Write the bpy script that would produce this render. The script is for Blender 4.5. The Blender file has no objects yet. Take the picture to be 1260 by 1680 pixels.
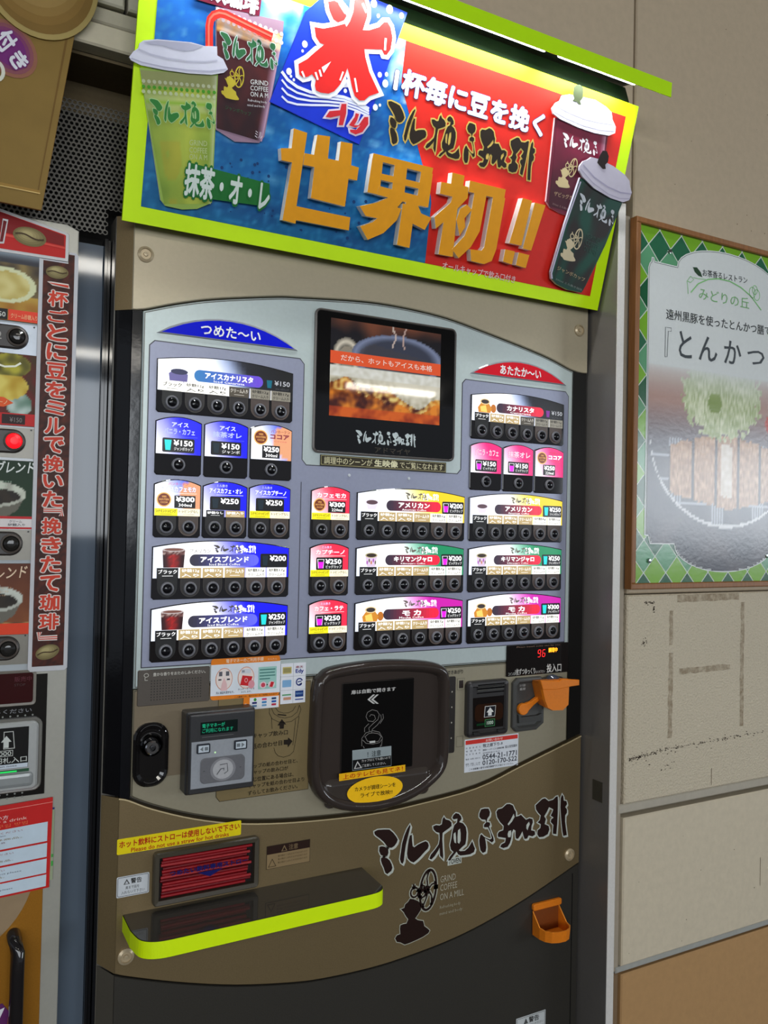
import bpy, math, random
from mathutils import Vector, Matrix, noise
from mathutils.geometry import tessellate_polygon

random.seed(7)
SC = bpy.context.scene
COL = SC.collection
D, HC, FPX = 1.42, 1.34, 1350.0
RW = ((0.87905801, 0.02713982, 0.47594164),
      (-0.47624268, 0.00557309, 0.87929622),
      (0.02121148, -0.99961611, 0.01782421))

# ---------------------------------------------------------------- camera
cam_d = bpy.data.cameras.new('camera')
cam = bpy.data.objects.new('camera', cam_d)
COL.objects.link(cam)
cam_d.sensor_fit = 'VERTICAL'
cam_d.sensor_height = 24.0
cam_d.lens = 24.0 * FPX / 1680.0
cam_d.clip_start = 0.02
cam.matrix_world = Matrix(((RW[0][0], -RW[0][1], -RW[0][2], 0.0),
                           (RW[1][0], -RW[1][1], -RW[1][2], -D),
                           (RW[2][0], -RW[2][1], -RW[2][2], HC),
                           (0, 0, 0, 1)))
SC.camera = cam

# ---------------------------------------------------------------- world and light
world = bpy.data.worlds.new('hall_ambient')
SC.world = world
world.use_nodes = True
bg = world.node_tree.nodes['Background']
bg.inputs[0].default_value = (0.80, 0.88, 1.0, 1)
bg.inputs[1].default_value = 0.28
SC.view_settings.view_transform = 'Standard'
SC.view_settings.look = 'None'
SC.view_settings.exposure = 0.28
SC.view_settings.gamma = 1.0
SC.view_settings.use_curve_mapping = False


def area(name, loc, target, sx, sy, power, col):
    l = bpy.data.lights.new(name, 'AREA')
    l.shape = 'RECTANGLE'
    l.size, l.size_y, l.energy, l.color = sx, sy, power, col
    o = bpy.data.objects.new(name, l)
    COL.objects.link(o)
    o.location = loc
    o.rotation_euler = (Vector(target) - Vector(loc)).to_track_quat('-Z', 'Y').to_euler()
    return o


# daylight through the open side of the hall, far behind the photographer
area('daylight_opening', (-2.75, -8.5, 2.1), (-1.6, 0, 1.8), 9.8, 1.9, 290, (0.90, 0.95, 1.0))
area('daylight_opening_right', (12.0, -8.5, 2.05), (9.0, 0, 1.8), 5.6, 1.9, 270, (0.86, 0.93, 1.0))


# ---------------------------------------------------------------- colour and materials
def lin(c):
    c = c / 255.0
    return c / 12.92 if c <= 0.04045 else ((c + 0.055) / 1.055) ** 2.4


def rgb(c):
    return (lin(c[0]), lin(c[1]), lin(c[2]), 1.0)


MATS = {}


def mat(key):
    """procedural finishes; the printed or painted colour comes from the Col attribute"""
    if key in MATS:
        return MATS[key]
    spec = {  # rough, metallic, emission, noise scale, bump, colour variation
        'vinyl': (0.42, 0, 0, 60, 0.0, 0.04), 'plastic': (0.38, 0, 0, 220, 0.03, 0.05),
        'gloss': (0.05, 0, 0, 8, 0.0, 0.05), 'ripple': (0.10, 0, 0, 60, 0.025, 0.05),
        'panel': (0.30, 0.25, 0, 150, 0.02, 0.03), 'goldpaint': (0.38, 0.55, 0, 400, 0.05, 0.06),
        'steel': (0.24, 1.0, 0, 90, 0.03, 0.08), 'chrome': (0.08, 1.0, 0, 20, 0.0, 0.02),
        'card': (0.55, 0, 0, 40, 0.03, 0.04), 'matte': (0.8, 0, 0, 120, 0.1, 0.08),
        'lit': (0.25, 0, 1.05, 10, 0.0, 0.0), 'screen': (0.03, 0, 0.52, 10, 0.0, 0.0),
        'dimlit': (0.45, 0, 0.36, 10, 0.0, 0.0), 'led': (0.4, 0, 2.2, 10, 0.0, 0.0), 'tube': (0.4, 0, 7.0, 10, 0.0, 0.0),
        'neon': (0.5, 0, 0, 50, 0.02, 0.02), 'poster': (0.17, 0, 0, 95, 0.035, 0.02),
        'wall': (0.48, 0, 0, 210, 0.9, 0.05), 'wallsmooth': (0.66, 0, 0, 60, 0.12, 0.05),
        'wood': (0.45, 0, 0, 30, 0.05, 0.2), 'foam': (0.7, 0, 0, 500, 0.2, 0.03),
        'roomlamp': (0.4, 0, 16.0, 10, 0.0, 0.0),
    }[key]
    m = bpy.data.materials.new(key)
    m.use_nodes = True
    nt = m.node_tree
    b = nt.nodes['Principled BSDF']
    at = nt.nodes.new('ShaderNodeAttribute')
    at.attribute_name = 'Col'
    b.inputs['Roughness'].default_value = spec[0]
    b.inputs['Metallic'].default_value = spec[1]
    tc = nt.nodes.new('ShaderNodeTexCoord')
    nz = nt.nodes.new('ShaderNodeTexNoise')
    nz.inputs['Scale'].default_value = spec[3]
    nz.inputs['Detail'].default_value = 4
    nt.links.new(tc.outputs['Object'], nz.inputs['Vector'])
    if key == 'wood':
        mp = nt.nodes.new('ShaderNodeMapping')
        mp.inputs['Scale'].default_value = (6, 6, 0.5)
        nt.links.new(tc.outputs['Object'], mp.inputs['Vector'])
        nt.links.new(mp.outputs['Vector'], nz.inputs['Vector'])
    if spec[5] > 0:
        hsv = nt.nodes.new('ShaderNodeHueSaturation')
        mr = nt.nodes.new('ShaderNodeMapRange')
        mr.inputs['From Min'].default_value = 0.25
        mr.inputs['From Max'].default_value = 0.75
        mr.inputs['To Min'].default_value = 1 - spec[5]
        mr.inputs['To Max'].default_value = 1 + spec[5]
        nt.links.new(nz.outputs['Fac'], mr.inputs['Value'])
        nt.links.new(mr.outputs['Result'], hsv.inputs['Value'])
        nt.links.new(at.outputs['Color'], hsv.inputs['Color'])
        nt.links.new(hsv.outputs['Color'], b.inputs['Base Color'])
    else:
        nt.links.new(at.outputs['Color'], b.inputs['Base Color'])
    if spec[4] > 0:
        bp = nt.nodes.new('ShaderNodeBump')
        bp.inputs['Strength'].default_value = spec[4]
        bp.inputs['Distance'].default_value = 0.004
        nt.links.new(nz.outputs['Fac'], bp.inputs['Height'])
        nt.links.new(bp.outputs['Normal'], b.inputs['Normal'])
    if spec[2] > 0:
        nt.links.new(at.outputs['Color'], b.inputs['Emission Color'])
        b.inputs['Emission Strength'].default_value = spec[2]
        if key in ('lit', 'screen', 'led', 'dimlit'):
            mx = nt.nodes.new('ShaderNodeMix')
            mx.data_type = 'RGBA'
            mx.inputs[0].default_value = 0.8
            mx.inputs[7].default_value = (0.01, 0.01, 0.01, 1)
            nt.links.new(at.outputs['Color'], mx.inputs[6])
            nt.links.new(mx.outputs[2], b.inputs['Base Color'])
    if key in ('vinyl', 'card', 'matte', 'foam', 'dimlit'):
        b.inputs['Specular IOR Level'].default_value = 0.22
    if key == 'neon':
        b.inputs['Specular IOR Level'].default_value = 0.3
    MATS[key] = m
    return m


def glass_mat():
    if 'glass' in MATS:
        return MATS['glass']
    m = bpy.data.materials.new('clear_film')
    m.use_nodes = True
    nt = m.node_tree
    nt.nodes.clear()
    out = nt.nodes.new('ShaderNodeOutputMaterial')
    tr = nt.nodes.new('ShaderNodeBsdfTransparent')
    gl = nt.nodes.new('ShaderNodeBsdfGlossy')
    gl.inputs['Roughness'].default_value = 0.04
    fr = nt.nodes.new('ShaderNodeFresnel')
    fr.inputs['IOR'].default_value = 1.45
    mx = nt.nodes.new('ShaderNodeMixShader')
    nt.links.new(fr.outputs[0], mx.inputs[0])
    nt.links.new(tr.outputs[0], mx.inputs[1])
    nt.links.new(gl.outputs[0], mx.inputs[2])
    nt.links.new(mx.outputs[0], out.inputs[0])
    MATS['glass'] = m
    return m


def stain_mat():
    if 'stain' in MATS:
        return MATS['stain']
    m = bpy.data.materials.new('tape_residue')
    m.use_nodes = True
    nt = m.node_tree
    b = nt.nodes['Principled BSDF']
    b.inputs['Roughness'].default_value = 0.8
    at = nt.nodes.new('ShaderNodeAttribute')
    at.attribute_name = 'Col'
    nt.links.new(at.outputs['Color'], b.inputs['Base Color'])
    tc = nt.nodes.new('ShaderNodeTexCoord')
    nz = nt.nodes.new('ShaderNodeTexNoise')
    nz.inputs['Scale'].default_value = 90
    nz.inputs['Detail'].default_value = 5
    rp = nt.nodes.new('ShaderNodeMapRange')
    rp.inputs['From Min'].default_value = 0.20
    rp.inputs['From Max'].default_value = 0.70
    rp.inputs['To Max'].default_value = 0.6
    nt.links.new(tc.outputs['Object'], nz.inputs['Vector'])
    nt.links.new(nz.outputs['Fac'], rp.inputs['Value'])
    nt.links.new(rp.outputs['Result'], b.inputs['Alpha'])
    MATS['stain'] = m
    return m


# ---------------------------------------------------------------- frames: real planes in the place
class Frame:
    def __init__(s, o, ex=(1, 0, 0), ey=(0, 0, 1)):
        s.o, s.ex, s.ey = Vector(o), Vector(ex).normalized(), Vector(ey).normalized()
        s.n = s.ex.cross(s.ey)

    def p(s, a, b, h=0.0):
        return s.o + s.ex * a + s.ey * b + s.n * h

    def uv(s, u, v):
        """where the line of sight through a photograph pixel meets this plane"""
        c = (u - 630.0, v - 840.0, FPX)
        d = Vector([sum(RW[i][k] * c[k] for k in range(3)) for i in range(3)])
        e = Vector((0, -D, HC))
        t = (s.o - e).dot(s.n) / d.dot(s.n)
        q = e + d * t - s.o
        return q.dot(s.ex), q.dot(s.ey)


FR = Frame((0, 0, 0))


def rrect(x0, z0, x1, z1, r, n=5):
    if r <= 0:
        return [(x0, z0), (x1, z0), (x1, z1), (x0, z1)]
    out = []
    for cx, cz, a0 in ((x1 - r, z0 + r, -90), (x1 - r, z1 - r, 0), (x0 + r, z1 - r, 90), (x0 + r, z0 + r, 180)):
        for k in range(n + 1):
            a = math.radians(a0 + 90.0 * k / n)
            out.append((cx + r * math.cos(a), cz + r * math.sin(a)))
    return out


def ellp(cx, cz, rx, rz, n=28, a0=0, a1=360, rot=0):
    out = []
    m = n if a1 - a0 >= 360 else n + 1
    cr, sr = math.cos(math.radians(rot)), math.sin(math.radians(rot))
    for k in range(m):
        a = math.radians(a0 + (a1 - a0) * k / n)
        x, z = rx * math.cos(a), rz * math.sin(a)
        out.append((cx + x * cr - z * sr, cz + x * sr + z * cr))
    return out


def sarea(p):
    return 0.5 * sum(p[i][0] * p[(i + 1) % len(p)][1] - p[(i + 1) % len(p)][0] * p[i][1] for i in range(len(p)))


def ccw(p):
    return list(p) if sarea(p) > 0 else list(reversed(p))


def inset(p, d):
    """p counter-clockwise, positive d shrinks"""
    out, n = [], len(p)
    for i in range(n):
        a, b, c = Vector(p[i - 1]), Vector(p[i]), Vector(p[(i + 1) % n])
        e1, e2 = (b - a), (c - b)
        if e1.length < 1e-9 or e2.length < 1e-9:
            out.append((b.x, b.y))
            continue
        e1.normalize(), e2.normalize()
        n1, n2 = Vector((-e1.y, e1.x)), Vector((-e2.y, e2.x))
        m = n1 + n2
        if m.length < 1e-6:
            m = n1.copy()
        m.normalize()
        k = max(0.45, m.dot(n1))
        q = b + m * (d / k)
        out.append((q.x, q.y))
    return out


TXT = {}


def tmesh(s, bold, res):
    """glyph outlines; weight is added by overprinting slightly shifted copies"""
    key = (s, bold, res)
    if key in TXT:
        return TXT[key]
    if abs(bold) > 1e-6:
        bv, bf = tmesh(s, 0.0, res)
        if bold < 0:
            return bv, bf
        vs, fs = [], []
        n = 4 if bold <= 0.02 else 6
        if bold > 0.045:
            n = 10
        if res == 1:
            n = 2
        for k in range(n):
            a = 2 * math.pi * (k + .5) / n if n > 2 else math.pi * k
            o = len(vs)
            vs += [(x + bold * 1.05 * math.cos(a), y + bold * 1.05 * math.sin(a), k) for x, y, _ in bv]
            fs += [tuple(o + i for i in f) for f in bf]
        TXT[key] = (vs, fs)
        return TXT[key]
    cu = bpy.data.curves.new('glyphs', 'FONT')
    cu.body = s
    cu.resolution_u = res
    cu.fill_mode = 'FRONT'
    o = bpy.data.objects.new('glyphs', cu)
    me = o.to_mesh()
    vs = [(v.co.x, v.co.y, 0) for v in me.vertices]
    fs = [tuple(p.vertices) for p in me.polygons]
    o.to_mesh_clear()
    bpy.data.objects.remove(o)
    bpy.data.curves.remove(cu)
    TXT[key] = (vs, fs)
    return TXT[key]


def tbox(vs):
    xs = [v[0] for v in vs]
    ys = [v[1] for v in vs]
    return min(xs), min(ys), max(xs), max(ys)


class S:
    """collects flat prints and solids on a frame; build() links them as ONE mesh object"""

    def __init__(s, f=FR, m='vinyl'):
        s.f, s.m = f, m
        s.v, s.fc, s.c, s.mi, s.sm = [], [], [], [], []
        s.ms = []

    def _m(s, m):
        m = m or s.m
        if m not in s.ms:
            s.ms.append(m)
        return s.ms.index(m)

    def add(s, vs, fs, col, m=None, smooth=False):
        o = len(s.v)
        s.v += vs
        k = s._m(m)
        for f in fs:
            s.fc.append(tuple(o + i for i in f))
            s.c.append(col)
            s.mi.append(k)
            s.sm.append(smooth)

    def poly(s, pts, col, h=0.0005, m=None, holes=()):
        pts = ccw(pts)
        if not holes and len(pts) <= 4:
            s.add([s.f.p(a, b, h) for a, b in pts], [tuple(range(len(pts)))], col, m)
            return
        loops = [pts] + [list(reversed(ccw(q))) for q in holes]
        allp = [q for l in loops for q in l]
        tris = tessellate_polygon([[Vector((a, b, 0)) for a, b in l] for l in loops])
        fs = []
        for t in tris:
            a, b, c = (Vector(allp[i]) for i in t)
            fs.append(tuple(t) if (b - a).cross(c - a) > 0 else (t[0], t[2], t[1]))
        s.add([s.f.p(a, b, h) for a, b in allp], fs, col, m)

    def px(s, pts, col, h=0.0005, m=None, holes=()):
        s.poly([s.f.uv(*q) for q in pts], col, h, m, [[s.f.uv(*q) for q in hh] for hh in holes])

    def rect(s, x0, z0, x1, z1, col, h=0.0005, r=0, m=None):
        s.poly(rrect(x0, z0, x1, z1, r, 4), col, h, m)

    def ell(s, cx, cz, rx, rz, col, h=0.0005, m=None, n=24, rot=0):
        s.poly(ellp(cx, cz, rx, rz, n, rot=rot), col, h, m)

    def ring(s, p0, w, col, h=0.0005, m=None, h1=None):
        p0 = ccw(p0)
        p1 = inset(p0, w)
        n = len(p0)
        vs = [s.f.p(a, b, h) for a, b in p0] + [s.f.p(a, b, h if h1 is None else h1) for a, b in p1]
        s.add(vs, [(i, (i + 1) % n, n + (i + 1) % n, n + i) for i in range(n)], col, m)

    def line(s, pts, w, col, h=0.0006, m=None):
        n = len(pts)
        vs, fs = [], []
        for i in range(n):
            a, b = Vector(pts[max(0, i - 1)]), Vector(pts[min(n - 1, i + 1)])
            d = (b - a)
            d = d.normalized() if d.length > 1e-9 else Vector((1, 0))
            q = Vector((-d.y, d.x)) * w / 2
            c = Vector(pts[i])
            vs += [s.f.p(*(c - q), h), s.f.p(*(c + q), h)]
        for i in range(n - 1):
            fs.append((2 * i, 2 * i + 2, 2 * i + 3, 2 * i + 1))
        s.add(vs, fs, col, m)

    def grid(s, p00, p10, p11, p01, nx, ny, fn, h=0.0005, m=None):
        """printed picture: a grid of little cells coloured by fn(i/nx, j/ny)"""
        o = len(s.v)
        P = [Vector(p) for p in (p00, p10, p11, p01)]
        for j in range(ny + 1):
            for i in range(nx + 1):
                a, b = i / nx, j / ny
                q = (P[0] * (1 - a) + P[1] * a) * (1 - b) + (P[3] * (1 - a) + P[2] * a) * b
                s.v.append(s.f.p(q.x, q.y, h))
        k = s._m(m)
        C = [[fn(min(max(i / nx, 1e-4), .9999), min(max(j / ny, 1e-4), .9999)) for i in range(nx + 1)] for j in range(ny + 1)]
        for j in range(ny):
            for i in range(nx):
                cc = [C[j][i], C[j][i + 1], C[j + 1][i + 1], C[j + 1][i]]
                good = [c for c in cc if c is not None]
                if len(good) < 2:
                    continue
                cc = [c if c is not None else good[0] for c in cc]
                q = o + j * (nx + 1) + i
                s.fc.append((q, q + 1, q + nx + 2, q + nx + 1))
                s.c.append(cc)
                s.mi.append(k)
                s.sm.append(False)

    def pgrid(s, a, b, c, d, nx, ny, fn, h=0.0005, m=None):
        f = s.f.uv
        s.grid(f(*a), f(*b), f(*c), f(*d), nx, ny, fn, h, m)

    def loft(s, pts, prof, col, m=None, cap=True, back=False, smooth=False, cols=None):
        """pts outline; prof = [(inset, height), ...] bottom to top"""
        pts = ccw(pts)
        n = len(pts)
        rings = [inset(pts, d) if d else pts for d, h in prof]
        vs = []
        for r, (d, h) in zip(rings, prof):
            vs += [s.f.p(a, b, h) for a, b in r]
        for k in range(len(prof) - 1):
            fs = []
            for i in range(n):
                j = (i + 1) % n
                fs.append((k * n + i, k * n + j, (k + 1) * n + j, (k + 1) * n + i))
            if k == 0:
                o = len(s.v)
                s.v += vs
            kk = s._m(m)
            for f in fs:
                s.fc.append(tuple(o + i for i in f))
                s.c.append(cols[k] if cols else col)
                s.mi.append(kk)
                s.sm.append(smooth)
        if cap:
            s.poly(rings[-1], cols[-1] if cols else col, prof[-1][1], m)
        if back:
            r = rings[0]
            tr = tessellate_polygon([[Vector((a, b, 0)) for a, b in r]])
            fs = []
            for t in tr:
                a, b, c = (Vector(r[i]) for i in t)
                fs.append(tuple(t) if (b - a).cross(c - a) < 0 else (t[0], t[2], t[1]))
            s.add([s.f.p(a, b, prof[0][1]) for a, b in r], fs, col, m)

    def box(s, x0, z0, x1, z1, h0, h1, col, r=0, bev=0.0, m=None):
        prof = [(0, h0), (0, h1 - bev), (bev, h1)] if bev > 0 else [(0, h0), (0, h1)]
        s.loft(rrect(x0, z0, x1, z1, r, 4), prof, col, m, back=True)

    def wbox(s, lo, hi, col, m=None):
        """box in world coordinates"""
        x0, y0, z0 = lo
        x1, y1, z1 = hi
        v = [Vector(q) for q in ((x0, y0, z0), (x1, y0, z0), (x1, y1, z0), (x0, y1, z0),
                                 (x0, y0, z1), (x1, y0, z1), (x1, y1, z1), (x0, y1, z1))]
        s.add(v, [(0, 3, 2, 1), (4, 5, 6, 7), (0, 1, 5, 4), (1, 2, 6, 5), (2, 3, 7, 6), (3, 0, 4, 7)], col, m)

    def tube(s, pts, rad, col, m=None, n=8, cap=True):
        pts = [Vector(p) for p in pts]
        vs, fs = [], []
        up = Vector((0.12, 0.2, 1)).normalized()
        for i, p in enumerate(pts):
            d = (pts[min(i + 1, len(pts) - 1)] - pts[max(i - 1, 0)]).normalized()
            if abs(d.dot(up)) > 0.95:
                up = Vector((1, 0.1, 0)).normalized()
            a = d.cross(up).normalized()
            b = a.cross(d).normalized()
            r = rad[i] if isinstance(rad, (list, tuple)) else rad
            for k in range(n):
                t = 2 * math.pi * k / n
                vs.append(p + (a * math.cos(t) + b * math.sin(t)) * r)
        for i in range(len(pts) - 1):
            for k in range(n):
                j = (k + 1) % n
                fs.append((i * n + k, (i + 1) * n + k, (i + 1) * n + j, i * n + j))
        s.add(vs, fs, col, m, True)
        if cap:
            s.add(vs[:n], [tuple(range(n))], col, m)
            s.add(vs[-n:], [tuple(reversed(range(n)))], col, m)

    def lathe(s, ca, cb, prof, col, m=None, n=20, cols=None, smooth=True):
        """revolve (radius, height) about the frame normal"""
        for k in range(len(prof) - 1):
            (r0, h0), (r1, h1) = prof[k], prof[k + 1]
            vs = []
            for r, h in ((r0, h0), (r1, h1)):
                for i in range(n):
                    t = 2 * math.pi * i / n
                    vs.append(s.f.p(ca + r * math.cos(t), cb + r * math.sin(t), h))
            c = cols[k] if cols else col
            if r1 < 1e-6:
                s.add(vs[:n] + [vs[n]], [(i, (i + 1) % n, n) for i in range(n)], c, m, smooth)
            else:
                s.add(vs, [(i, (i + 1) % n, n + (i + 1) % n, n + i) for i in range(n)], c, m, smooth)

    def aff(s, vs, fs, src, bl, br, tl, col, h, m):
        x0, y0, x1, y1 = src
        w, hh = max(x1 - x0, 1e-6), max(y1 - y0, 1e-6)
        B, X, Y = Vector(bl), Vector(br) - Vector(bl), Vector(tl) - Vector(bl)
        out = []
        for x, y, lay in vs:
            q = B + X * ((x - x0) / w) + Y * ((y - y0) / hh)
            out.append(s.f.p(q.x, q.y, h + lay * 2.2e-5))
        s.add(out, fs, col, m)

    def text3(s, t, bl, br, tl, col, h=0.0010, bold=0.0, m=None, out=None, res=2, sides=None):
        """text stretched onto the parallelogram bl, br, tl; out = (colour, extra weight)"""
        vs, fs = tmesh(t, bold, res)
        if not vs:
            return
        src = tbox(vs)
        if out:
            ov, of = tmesh(t, bold + out[1], res)
            s.aff(ov, of, src, bl, br, tl, out[0], h - 0.0003, m)
        s.aff(vs, fs, src, bl, br, tl, col, h, m)

    def text(s, t, x0, z0, x1, z1, col, h=0.0010, bold=0.0, m=None, out=None, res=2):
        s.text3(t, (x0, z0), (x1, z0), (x0, z1), col, h, bold, m, out, res)

    def textc(s, t, cx, cz, hgt, col, h=0.0010, bold=0.0, m=None, out=None, res=2, wmax=None, asp=1.0):
        """centred text of a given height keeping its proportions"""
        vs, fs = tmesh(t, bold, res)
        if not vs:
            return
        x0, y0, x1, y1 = tbox(vs)
        w = hgt * (x1 - x0) / max(y1 - y0, 1e-6) * asp
        if wmax and w > wmax:
            w = wmax
        s.text(t, cx - w / 2, cz - hgt / 2, cx + w / 2, cz + hgt / 2, col, h, bold, m, out, res)

    def box4(s, L, R, T, B):
        f = s.f.uv
        return f(*L)[0], f(*B)[1], f(*R)[0], f(*T)[1]

    def ptext(s, t, L, R, T, B, col, h=0.0010, bold=0.0, m=None, out=None, res=2):
        x0, z0, x1, z1 = s.box4(L, R, T, B)
        s.text(t, x0, z0, x1, z1, col, h, bold, m, out, res)

    def ptext3(s, t, bl, br, tl, col, h=0.0010, bold=0.0, m=None, out=None, res=2):
        f = s.f.uv
        s.text3(t, f(*bl), f(*br), f(*tl), col, h, bold, m, out, res)

    def mark3(s, groups, bl, br, tl, col, h=0.0012, m=None, out=None, xmax=1000.0, hole=None):
        B, X, Y = Vector(bl), Vector(br) - Vector(bl), Vector(tl) - Vector(bl)

        def mp(q):
            r = B + X * (q[0] / xmax) + Y * (q[1] / 1000.0)
            return (r.x, r.y)
        for g in groups:
            loops = [[mp(q) for q in l] for l in g]
            if out:
                s.poly(inset(ccw(loops[0]), -out[1]), out[0], h - 0.0003, m)
            if out and len(out) > 2:
                s.poly([(a + out[2][0], b + out[2][1]) for a, b in inset(ccw(loops[0]), -out[1] * .6)], out[0], h - 0.0004, m)
            s.poly(loops[0], col, h, m, loops[1:])

    def build(s, name, parent=None, kind=None, at=None):
        me = bpy.data.meshes.new(name)
        off = Vector(at) if at is not None else Vector((0, 0, 0))
        me.from_pydata([tuple(v - off) for v in s.v], [], s.fc)
        for k in s.ms:
            me.materials.append(mat(k) if isinstance(k, str) else k)
        me.polygons.foreach_set('material_index', s.mi)
        me.polygons.foreach_set('use_smooth', s.sm)
        ca = me.color_attributes.new('Col', 'FLOAT_COLOR', 'CORNER')
        buf = []
        cache = {}
        for p, c in zip(me.polygons, s.c):
            if isinstance(c, list):
                for q in c:
                    buf.extend(rgb(q))
                continue
            if c not in cache:
                cache[c] = rgb(c)
            for _ in range(p.loop_total):
                buf.extend(cache[c])
        ca.data.foreach_set('color', buf)
        o = bpy.data.objects.new(name, me)
        COL.objects.link(o)
        if parent is not None:
            o.parent = parent
            # children are modelled in world coordinates; undo the chain above them
            o.location = off - world_of(parent)
        else:
            o.location = off
        if kind:
            o['kind'] = kind
        return o


def world_of(o):
    w = Vector(o.location)
    while o.parent is not None:
        o = o.parent
        w += Vector(o.location)
    return w


def thing(name, label, cat, loc, group=None):
    o = bpy.data.objects.new(name, None)
    o.empty_display_size = 0.1
    COL.objects.link(o)
    o.location = loc
    tag(o, label, cat, group)
    return o


def tag(o, label, cat, group=None):
    o['label'] = label
    o['category'] = cat
    if group:
        o['group'] = group
    return o


def lab(o, label):
    o['label'] = label
    return o


def mixc(a, b, t):
    t = max(0.0, min(1.0, t))
    return tuple(a[i] + (b[i] - a[i]) * t for i in range(3))


def ramp(stops, t):
    if t <= stops[0][0]:
        return stops[0][1]
    for (t0, c0), (t1, c1) in zip(stops, stops[1:]):
        if t <= t1:
            return mixc(c0, c1, (t - t0) / max(t1 - t0, 1e-6))
    return stops[-1][1]


def q8(c):
    return tuple(int(max(0, min(255, x))) for x in c)


def spline(pts, n=4, closed=False):
    P = [Vector(p) for p in pts]
    out = []
    m = len(P)
    for i in range(m if closed else m - 1):
        p0 = P[(i - 1) % m] if closed or i > 0 else P[i]
        p1, p2 = P[i], P[(i + 1) % m]
        p3 = P[(i + 2) % m] if closed or i + 2 < m else p2
        for k in range(n):
            t = k / n
            q = 0.5 * ((2 * p1) + (p2 - p0) * t + (2 * p0 - 5 * p1 + 4 * p2 - p3) * t * t + (3 * p1 - p0 - 3 * p2 + p3) * t ** 3)
            out.append((q.x, q.y))
    if not closed:
        out.append(tuple(P[-1]))
    return out


WHITE, BLACK = (255, 255, 255), (6, 6, 7)

# ================================================================ the setting
YW = -0.048
WALLC = (182, 164, 138)
WALLL = (206, 193, 168)
TAN = (178, 138, 90)

s = S(m='matte')
s.wbox((-6, -8.6, -0.05), (8, 0.8, 0.0), (70, 66, 62))
fl = s.build('floor', kind='structure')
s = S(m='matte')
s.wbox((-6, -8.6, 3.1), (8, 0.8, 3.15), (150, 148, 142))
s.build('ceiling', kind='structure')

# rear alcove wall and the upper lintel that runs over the machines
s = S(m='matte')
s.wbox((-3.0, 0.76, 0.0), (1.33, 0.80, 3.1), (60, 58, 54))
wb = s.build('wall_back', kind='structure')
BLK = Frame((0, YW, 0))


def block(x0, z0, x1, z1, col, parent, name='panel', m='wallsmooth', y=YW, dep=0.03, bev=0.003):
    q = S(Frame((0, y, 0)), m)
    q.box(x0, z0, x1, z1, -dep, 0.0, col, r=0.0, bev=bev)
    return q.build(name, parent)


# wall over the machines: rows of painted blocks above a lighter ledge, then a dark recess
ledge = (196, 188, 168)
for k in range(6):
    x0 = -1.75 + 0.40 * k
    x1 = x0 + 0.394
    block(x0, 2.172, x1, 2.44, (190, 184, 166), wb, 'block')
for k in range(6):
    x0 = -1.95 + 0.40 * k
    x1 = min(x0 + 0.394, 0.644)
    block(x0, 2.446, x1, 2.72, (186, 178, 158), wb, 'block')
    block(x0, 2.726, x1, 3.1, (146, 136, 116), wb, 'block')
block(-1.8, 2.142, 0.644, 2.168, (180, 172, 152), wb, 'joint_strip', y=YW + 0.006)
block(-1.8, 2.100, 0.644, 2.138, (204, 194, 170), wb, 'ledge')
block(0.65, 2.100, 1.366, 3.1, WALLC, wb, 'panel')
s = S(m='matte')
s.wbox((-1.8, 0.075, 1.99), (1.31, 0.085, 2.10), (104, 90, 66))
s.wbox((-1.8, -0.018, 2.094), (1.31, 0.08, 2.099), (104, 90, 66))
s.build('recess_lining', wb)

# perforated metal panel over the machine tops, real holes
s = S(Frame((0, 0.03, 0)), 'plastic')
PC = (92, 88, 80)
pit, rh = 0.0083, 0.0031
rowh = pit * 0.8660
j = 0
z = 1.829
while z < 2.044:
    x = -0.42 + (pit / 2 if j % 2 else 0)
    while x < 1.30:
        if z > 1.866 or x < 0.236:
            vis = x < 0.33 or z < 1.895 or x > 1.20
            if vis:
                vs, fs = [], []
                for k in range(6):
                    a = math.radians(60 * k + 30)
                    vs.append(s.f.p(x + pit / math.sqrt(3) * math.cos(a), z + pit / math.sqrt(3) * math.sin(a), 0))
                for k in range(6):
                    a = math.radians(60 * k + 30)
                    vs.append(s.f.p(x + rh * math.cos(a), z + rh * math.sin(a), 0))
                for k in range(6):
                    a = math.radians(60 * k + 30)
                    vs.append(s.f.p(x + rh * math.cos(a), z + rh * math.sin(a), -0.0015))
                for k in range(6):
                    kk = (k + 1) % 6
                    fs.append((k, kk, 6 + kk, 6 + k))
                    fs.append((6 + k, 6 + kk, 12 + kk, 12 + k))
                s.add(vs, fs, PC)
        x += pit
    z += rowh
    j += 1
s.rect(0.33, 1.895, 1.20, 2.046, PC, 0)
s.build('perforated_panel', wb)['kind'] = 'stuff'
s = S(m='matte')
s.wbox((-1.0, 0.07, 1.80), (1.31, 0.08, 2.04), (20, 19, 17))
s.build('dark_backing', wb)

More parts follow.
